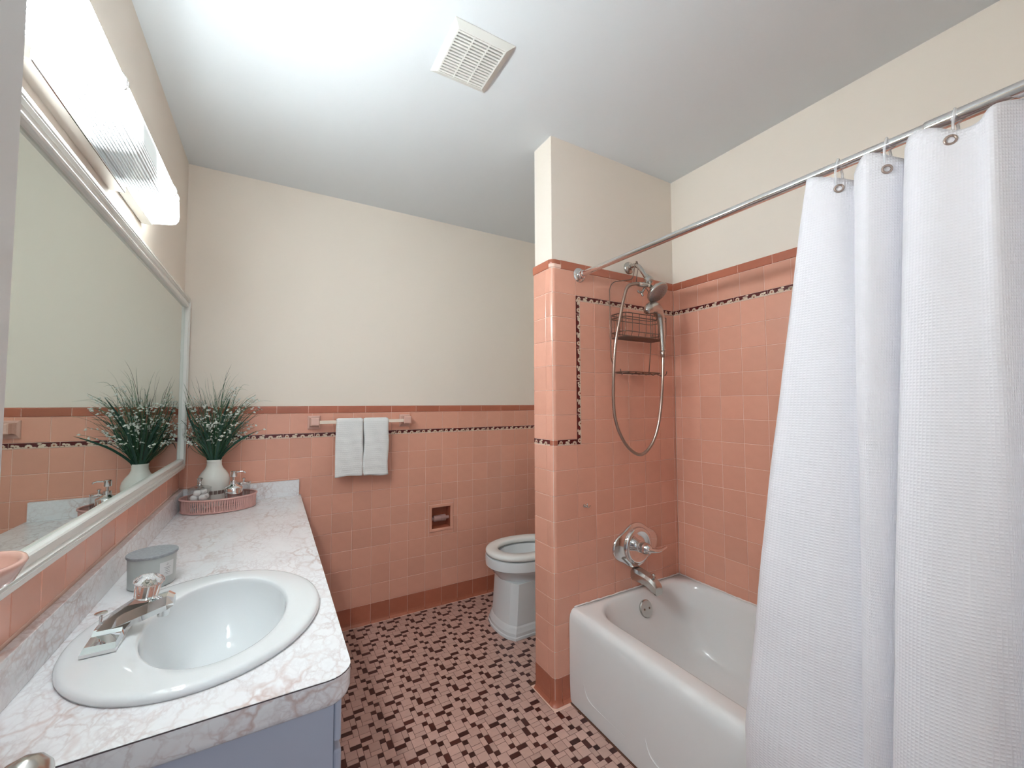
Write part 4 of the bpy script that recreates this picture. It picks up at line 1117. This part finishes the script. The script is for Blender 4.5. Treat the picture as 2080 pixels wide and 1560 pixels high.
def spx(y, zc, w_, h_): return [(a*w_*1.05, y, zc*0.8-0.004+b*h_*0.9) for a, b in ((-1, -0.5), (-0.7, -1), (0.7, -1), (1, -0.5), (1, 0.55), (0.6, 1), (-0.6, 1), (-1, 0.55))]
loft(bm, [spx(0.0, 0.0, 0.031, 0.031), spx(-0.012, 0.0, 0.031, 0.031), spx(-0.07, -0.004, 0.028, 0.027), spx(-0.105, -0.014, 0.026, 0.028), spx(-0.130, -0.030, 0.024, 0.030), spx(-0.142, -0.042, 0.022, 0.022)])
obj('spout_body', bm, 'nickel', t, True, 40)
bm = bmesh.new(); lathe(bm, [(0.0035, 0), (0.0035, 0.012), (0.007, 0.013), (0.008, 0.017), (0.005, 0.021)], (0, -0.112, 0.008), 16); obj('diverter_knob', bm, 'nickel', t, True, 40)
t = thing('wall_hook', 'small metal hook on the shower tiles left of the valve', 'hook', (1.620, 0, 0.820))
bm = bmesh.new(); lathe(bm, [(0.008, 0.0), (0.008, -0.003), (0.0035, -0.005), (0.0035, -0.020)], (0, 0, 0), 14, 'Y'); obj('stem', bm, 'nickel', t, True, 40)
bm = bmesh.new(); tube(bm, spline([(-0.012, -0.012, 0.006), (-0.005, -0.022, 0.0), (0.004, -0.025, -0.002), (0.016, -0.022, 0.003)], 4), 0.0032, 8); tube(bm, [(0, -0.02, 0), (0.002, -0.018, 0.014)], 0.0028, 8); obj('prongs', bm, 'nickel', t, True)

# ---------------------------------------------------------------- shower head, hand shower, hose
AX = 1.925
t = thing('shower', 'metal shower arm with round head and diverter high on the tiles', 'shower', (AX, 0, 1.962))
zz = -1.962
bm = bmesh.new(); lathe(bm, [(0.031, 0.004), (0.031, -0.003), (0.026, -0.009), (0.013, -0.013), (0.012, -0.020)], (0, 0, 0), 32, 'Y'); obj('flange', bm, 'nickel', t, True, 40)
bm = bmesh.new(); tube(bm, spline([(0, 0, 0), (0, -0.035, 0.004), (0, -0.065, -0.012), (0, -0.090, -0.045), (0, -0.112, -0.080)], 6), 0.0105, 14); obj('arm', bm, 'nickel', t, True)
bm = bmesh.new(); sphere(bm, (0, -0.124, -0.094), 0.024, 0.022, 0.022, 20, 12)
lathe_dir(bm, [(0.012, 0), (0.0135, 0.012), (0.011, 0.030)], (0, -0.108, -0.070), (0, -0.5, -0.85), 16)
obj('diverter', bm, 'nickel', t, True, 50)
bm = bmesh.new(); lathe_dir(bm, [(0.012, 0), (0.012, 0.030), (0.0105, 0.032), (0.0105, 0.058)], (-0.012, -0.122, -0.120), (-1, 0, -0.05), 14); lathe_dir(bm, [(0.010, 0), (0.012, 0.026)], (0.0, -0.122, -0.100), (0, 0.1, -1), 12)
obj('hose_outlet', bm, 'nickel', t, True, 40)
bm = bmesh.new()               # forked cradle
tube(bm, spline([(-0.004, -0.118, -0.110), (-0.022, -0.114, -0.138), (-0.032, -0.110, -0.158), (-0.028, -0.112, -0.172)], 4), [0.008, 0.0075, 0.007, 0.007, 0.006, 0.006, 0.006, 0.005, 0.005], 8)
tube(bm, spline([(-0.026, -0.112, -0.150), (-0.048, -0.108, -0.156), (-0.056, -0.106, -0.146)], 4), 0.005, 8); obj('cradle', bm, 'nickel', t, True)
hd = Vector((0.10, -0.70, -0.72)).normalized(); hc = Vector((0.018, -0.160, -0.160))
bm = bmesh.new()
lathe_dir(bm, [(0.010, -0.055), (0.011, -0.040), (0.022, -0.030), (0.040, -0.020), (0.051, -0.010), (0.054, 0.0), (0.053, 0.006), (0.049, 0.008)], hc, hd, 36); head = obj('head_shell', bm, 'nickel', t, True, 60)
bm = bmesh.new(); lathe_dir(bm, [(0.048, 0.0079), (0.046, 0.0095), (0.004, 0.011)], hc, hd, 36)
q = hd.to_track_quat('Z', 'Y')
fp = obj('spray_face', bm, mat('spray_face_grey', (0.30, 0.27, 0.26), 0.35, 0.5), head, True, 50)
bm = bmesh.new()
for rr_, nn in ((0.012, 6), (0.024, 12), (0.036, 18)):
    for k in range(nn):
        c = hc + q @ Vector((rr_*math.cos(2*pi*k/nn), rr_*math.sin(2*pi*k/nn), 0.010)); lathe_dir(bm, [(0.0016, 0), (0.0012, 0.002)], c, hd, 6)
tag(obj('nozzles', bm, 'nickel', head), kind='stuff')

t = thing('hand_shower', 'polished curved hand shower hanging beside the round head', 'hand shower', (1.93, -0.13, 1.72))
g_ = Vector((1.93, -0.13, 1.72))
pts = spline([Vector(p)-g_ for p in ((1.884, -0.145, 1.706), (1.902, -0.142, 1.722), (1.932, -0.138, 1.734), (1.966, -0.134, 1.728), (1.990, -0.131, 1.700), (2.000, -0.130, 1.650), (2.005, -0.130, 1.590), (2.008, -0.130, 1.530))], 6)
rs = [0.013, 0.026, 0.030, 0.027, 0.021, 0.0160, 0.0135, 0.011]
def lerp_list(v, n_): 
    out = []
    for i in range(n_):
        f = i/(n_-1)*(len(v)-1); k = min(int(f), len(v)-2); out.append(v[k]+(v[k+1]-v[k])*(f-k))
    return out
bm = bmesh.new(); tube(bm, pts, lerp_list(rs, len(pts)), 18); obj('handle', bm, 'nickel', t, True)
bm = bmesh.new(); lathe_dir(bm, [(0.010, 0), (0.0125, 0.004), (0.011, 0.030), (0.008, 0.034)], Vector((2.007, -0.13, 1.534))-g_, (0.02, 0, -1), 16); obj('swivel_nut', bm, 'hose', t, True, 40)

hp = [(1.812, -0.120, 1.836), (1.795, -0.118, 1.822), (1.776, -0.112, 1.775), (1.755, -0.10, 1.664), (1.738, -0.09, 1.551), (1.733, -0.08, 1.416), (1.74, -0.07, 1.281), (1.756, -0.07, 1.19), (1.785, -0.08, 1.116), (1.83, -0.09, 1.064), (1.883, -0.1, 1.044), (1.936, -0.11, 1.083), (1.972, -0.12, 1.163), (1.994, -0.125, 1.28), (2.002, -0.13, 1.398), (2.0075, -0.13, 1.502)]
hp[0] = (1.862, -0.122, 1.841); hp.insert(1, (1.835, -0.122, 1.838))
pts = spline(hp, 20); bm = bmesh.new()
# ribbed: alternate radii along the hose
res = []; acc = 0
dense = []
for a, b in zip(pts[:-1], pts[1:]):
    k = max(1, int((b-a).length/0.0032))
    for i in range(k): dense.append(a.lerp(b, i/k))
dense.append(pts[-1])
tube(bm, dense, [0.0078 if i % 2 else 0.0066 for i in range(len(dense))], 10)
tag(obj('shower_hose', bm, 'hose', None, True), 'ribbed metal shower hose looping down the tiled wall', 'hose')

# ---------------------------------------------------------------- wire caddy
t = thing('shower_caddy', 'brown wire shower caddy hanging from the shower arm', 'shower caddy', (AX, 0, 1.70))
o_ = Vector((AX, 0, 1.70)); wr = 0.0023
def W(bm, pts, r=wr): tube(bm, [Vector(p)-o_ for p in pts], r, 6)
x0, x1, yb = 1.775, 2.055, -0.018
bm = bmesh.new()
W(bm, spline([(1.930, -0.052, 1.980), (1.915, -0.050, 1.962), (1.912, -0.035, 1.90), (1.880, yb, 1.888), (1.815, yb, 1.872), (x0+0.012, yb, 1.853), (x0, yb, 1.825)], 5) + [(x0, yb, 1.60), (x0+0.004, yb, 1.50), (1.80, yb, 1.430)])
W(bm, spline([(1.920, -0.052, 1.980), (1.938, -0.050, 1.962), (1.940, -0.035, 1.90), (1.965, yb, 1.888), (2.020, yb, 1.872), (x1-0.012, yb, 1.853), (x1, yb, 1.825)], 5) + [(x1, yb, 1.60), (x1-0.01, yb, 1.50), (2.035, yb, 1.430)])
obj('hanger_frame', bm, 'bronze', t, True)
def rect_pts(a0, a1, b0, b1, z, r=0.02):
    out = []
    for (px_, py_, s) in ((a1, b1, 0), (a0, b1, 1), (a0, b0, 2), (a1, b0, 3)):
        sx = -1 if px_ == a1 else 1; sy = -1 if py_ == b1 else 1
        for k in range(5):
            a = s*pi/2 + (pi/2)*k/4; out.append(Vector((px_+sx*r+r*math.cos(a), py_+sy*r+r*math.sin(a), z))-o_)
    return out
bm = bmesh.new()
for z, g in ((1.700, 0), (1.682, 0), (1.615, 0.002), (1.592, 0.006)): tube(bm, rect_pts(x0-0.002+g, x1+0.002-g, -0.118+g, yb-g*0.5, z), wr, 6, closed=True)
for x in (x0, x0+0.045, x0+0.09, x0+0.135, x0+0.18, x0+0.225, x1-0.005): W(bm, [(x, -0.118, 1.700), (x, -0.116, 1.615), (x, -0.108, 1.592)], 0.0015)
for y in (-0.10, -0.082, -0.064, -0.046, -0.03):
    for xx in (x0-0.001, x1+0.001): W(bm, [(xx, y, 1.700), (xx, y, 1.594)], 0.0015)
for k in range(9): W(bm, [(x0+0.004, -0.108+k*0.0105, 1.590), (x1-0.004, -0.108+k*0.0105, 1.590)], 0.0019)
obj('basket', bm, 'bronze', t, True)
bm = bmesh.new()
tube(bm, rect_pts(1.795, 2.04, -0.095, yb, 1.430), wr, 6, closed=True)
for k in range(7): W(bm, [(1.80, -0.088+k*0.0105, 1.425), (2.035, -0.088+k*0.0105, 1.425)], 0.0017)
pts = []
for k in range(25): pts.append((1.80+0.235*k/24, -0.095, 1.422+0.006*math.sin(k*1.3)))
W(bm, pts, 0.0018)
for s, xx in ((1, 2.035), (-1, 1.80)): W(bm, spline([(xx, -0.07, 1.425), (xx+s*0.018, -0.085, 1.415), (xx+s*0.034, -0.095, 1.424), (xx+s*0.040, -0.095, 1.440)], 4), 0.0022)
obj('soap_shelf', bm, 'bronze', t, True)

# ---------------------------------------------------------------- curtain rod, rings, curtain
RXX, RZ = 1.603, 1.8745
t = thing('curtain_rod', 'chrome telescoping shower curtain rod across the bath', 'curtain rod', (RXX, 0, RZ))
bm = bmesh.new(); lathe(bm, [(0.0122, -0.002), (0.0122, -1.19)], (0, 0, 0), 28, 'Y'); obj('inner_tube', bm, 'chrome', t, True, 40)
bm = bmesh.new(); lathe(bm, [(0.0124, -1.165), (0.0148, -1.168), (0.0152, -1.172), (0.0152, YN+0.002)], (0, 0, 0), 28, 'Y', cap0=False); obj('outer_tube', bm, 'chrome', t, True, 40)
for ya, s in ((-0.0005, -1), (YN+0.001, 1)):
    bm = bmesh.new(); lathe(bm, [(0.034, ya), (0.034, ya+s*0.003), (0.029, ya+s*0.008), (0.019, ya+s*0.010), (0.019, ya+s*0.022), (0.0165, ya+s*0.024), (0.0165, ya+s*0.034), (0.0128, ya+s*0.036)], (0, 0, 0), 32, 'Y'); obj('flange', bm, 'chrome', t, True, 40)

top = [(-.932, 1.612), (-.950, 1.583), (-.980, 1.586), (-1.015, 1.600), (-1.046, 1.634), (-1.038, 1.622), (-1.044, 1.594), (-1.068, 1.574), (-1.090, 1.582), (-1.118, 1.604), (-1.140, 1.636), (-1.132, 1.622), (-1.138, 1.588), (-1.156, 1.564), (-1.190, 1.562), (-1.222, 1.574), (-1.248, 1.578), (-1.272, 1.572),  (-1.322, 1.640), (-1.335, 1.620), (-1.352, 1.575), (-1.40, 1.575), (-1.45, 1.60), (-1.505, 1.63)]
bot = [(-.790, 1.500), (-.815, 1.478), (-.880, 1.466), (-.975, 1.474), (-1.060, 1.500), (-1.056, 1.504), (-1.050, 1.490), (-1.062, 1.470), (-1.075, 1.468), (-1.092, 1.480), (-1.106, 1.502), (-1.100, 1.500), (-1.098, 1.482), (-1.108, 1.456), (-1.145, 1.440), (-1.190, 1.446), (-1.232, 1.466), (-1.262, 1.498), (-1.278, 1.506), (-1.286, 1.498), (-1.300, 1.470), (-1.36, 1.462), (-1.42, 1.48), (-1.48, 1.50)]
ZC0, ZC1 = 0.045, 1.860
hem = [1.872, 1.872, 1.862, 1.845, 1.828, 1.822, 1.840, 1.866, 1.864, 1.845, 1.834, 1.832, 1.848, 1.866, 1.856, 1.836, 1.838, 1.858, 1.866, 1.850, 1.84, 1.85, 1.845, 1.85]
def cr_(path, n_): return [(v.x, v.y) for v in spline([(a, b, 0) for a, b in path], n_)]
ct, cb = cr_(top, 8), cr_(bot, 8)
hm = [v.x for v in spline([(h_, 0, 0) for h_ in hem], 8)]
NZ = 110
arc = [0]
for i in range(1, len(ct)): arc.append(arc[-1]+math.hypot(ct[i][0]-ct[i-1][0], ct[i][1]-ct[i-1][1])*1.25)
me = bpy.data.meshes.new('curtain'); vs, fs, uvs = [], [], []
rn = random.Random(4)
for j in range(NZ+1):
    v = j/NZ
    for i in range(len(ct)):
        a, b = ct[i], cb[i]
        zt = hm[i]-0.006
        z = zt + (ZC0-zt)*v
        f = min(1, max(0, (ZC1-z)/(ZC1-0.42)))
        f = f**0.9
        y = a[0]+(b[0]-a[0])*f; x = a[1]+(b[1]-a[1])*f
        # soft drape and packaging creases
        s = arc[i]
        x += 0.006*math.sin(s*14+z*5)*math.sin(pi*min(1, v*1.4)) + 0.0022*math.sin(z*21+s*9)*v
        for zc in (0.88, 0.46, 1.36):
            d = (z-zc-0.02*math.sin(s*3))/0.010; x -= 0.0016*math.exp(-d*d)
        if z < 0.46: x = min(x, 1.512)
        vs.append((x, y, z)); uvs.append((s, ZC1-z))
nc = len(ct)
for j in range(NZ):
    for i in range(nc-1): fs.append((j*nc+i, j*nc+i+1, (j+1)*nc+i+1, (j+1)*nc+i))
me.from_pydata(vs, [], fs); me.update()
ul = me.uv_layers.new(name='cloth')
for p in me.polygons:
    for li in p.loop_indices: ul.data[li].uv = uvs[me.loops[li].vertex_index]
CM = mat('white_waffle_cloth', (0.86, 0.84, 0.875), 0.75, Sheen_Weight=0.2)
tt, n_, l_, b_ = nt(CM)
uv = n_.new('ShaderNodeUVMap'); uv.uv_map = 'cloth'; sp_ = n_.new('ShaderNodeSeparateXYZ'); l_.new(uv.outputs[0], sp_.inputs[0])
def sn(sock, freq):
    a = n_.new('ShaderNodeMath'); a.operation = 'MULTIPLY'; a.inputs[1].default_value = freq; l_.new(sock, a.inputs[0])
    b = n_.new('ShaderNodeMath'); b.operation = 'SINE'; l_.new(a.outputs[0], b.inputs[0])
    c = n_.new('ShaderNodeMath'); c.operation = 'ABSOLUTE'; l_.new(b.outputs[0], c.inputs[0]); return c.outputs[0]
su = sn(sp_.outputs[0], pi/0.0066); sv = sn(sp_.outputs[1], pi/0.0066)
mn = n_.new('ShaderNodeMath'); mn.operation = 'MULTIPLY'; l_.new(su, mn.inputs[0]); l_.new(sv, mn.inputs[1])
bp = n_.new('ShaderNodeBump'); bp.invert = True; bp.inputs['Strength'].default_value = 0.45; bp.inputs['Distance'].default_value = 0.0016
l_.new(mn.outputs[0], bp.inputs['Height']); l_.new(bp.outputs[0], b_.inputs['Normal'])
t = thing('shower_curtain', 'white waffle-weave shower curtain gathered at the right of the rod', 'shower curtain', (0, 0, 0))
o = link('curtain_cloth', me, CM, t, True)
sol = o.modifiers.new('thick', 'SOLIDIFY'); sol.thickness = 0.0012; sol.offset = 0
GM = mat('grommet_metal', (0.45, 0.36, 0.32), 0.3, 1.0)
ring_y = [-1.009, -1.103, -1.212, -1.37, -1.44]
names_ = ['clear plastic curtain ring, farthest left on the rod', 'clear plastic curtain ring, second from the left on the rod', 'clear plastic curtain ring beside the thicker rod tube', 'clear plastic curtain ring next nearest the doorway wall', 'clear plastic curtain ring nearest the doorway wall']
def cloth_x(y, path):
    best = min((p for p in path), key=lambda p: (abs(p[0]-y), p[1])); return best[1]
for y, nm in zip(ring_y, names_):
    xg = cloth_x(y, ct); zg = RZ-0.062
    t2 = thing('curtain_ring', nm, 'curtain ring', (RXX, y, RZ), group='clear rings on the curtain rod')
    bm = bmesh.new()
    cz_ = -0.024; pts = []
    for k in range(28):
        a = 2*pi*k/28; pts.append((0.021*math.cos(a)*(1.0 if math.sin(a) > 0 else 0.85), 0.002*math.sin(2*a), cz_+0.0405*math.sin(a)))
    tube(bm, pts, 0.0027, 8, closed=True); obj('hoop', bm, 'vinyl', t2, True)
    bm = bmesh.new(); sphere(bm, (-0.020, 0, -0.012), 0.0035, n_=10, m_=6); obj('clasp', bm, 'vinyl', t2, True)
    # grommet turned to lie flat on the cloth
    ii = min(range(len(ct)), key=lambda k: (abs(ct[k][0]-y)*4 + abs(ct[k][1]-xg)))
    a_, b_2 = ct[max(ii-1, 0)], ct[min(ii+1, len(ct)-1)]
    tv = Vector((b_2[1]-a_[1], b_2[0]-a_[0], 0)).normalized(); nv = Vector((tv.y, -tv.x, 0))
    if nv.x > 0: nv = -nv
    c_ = Vector((ct[ii][1], ct[ii][0], zg)) + nv*0.003
    c_.x -= 0.004
    bm = bmesh.new()
    tube(bm, [tuple(c_ + tv*0.0085*math.cos(2*pi*k/20) + Vector((0, 0, 0.0085*math.sin(2*pi*k/20)))) for k in range(20)], 0.0024, 8, closed=True)
    obj('grommet', bm, GM, t, True)
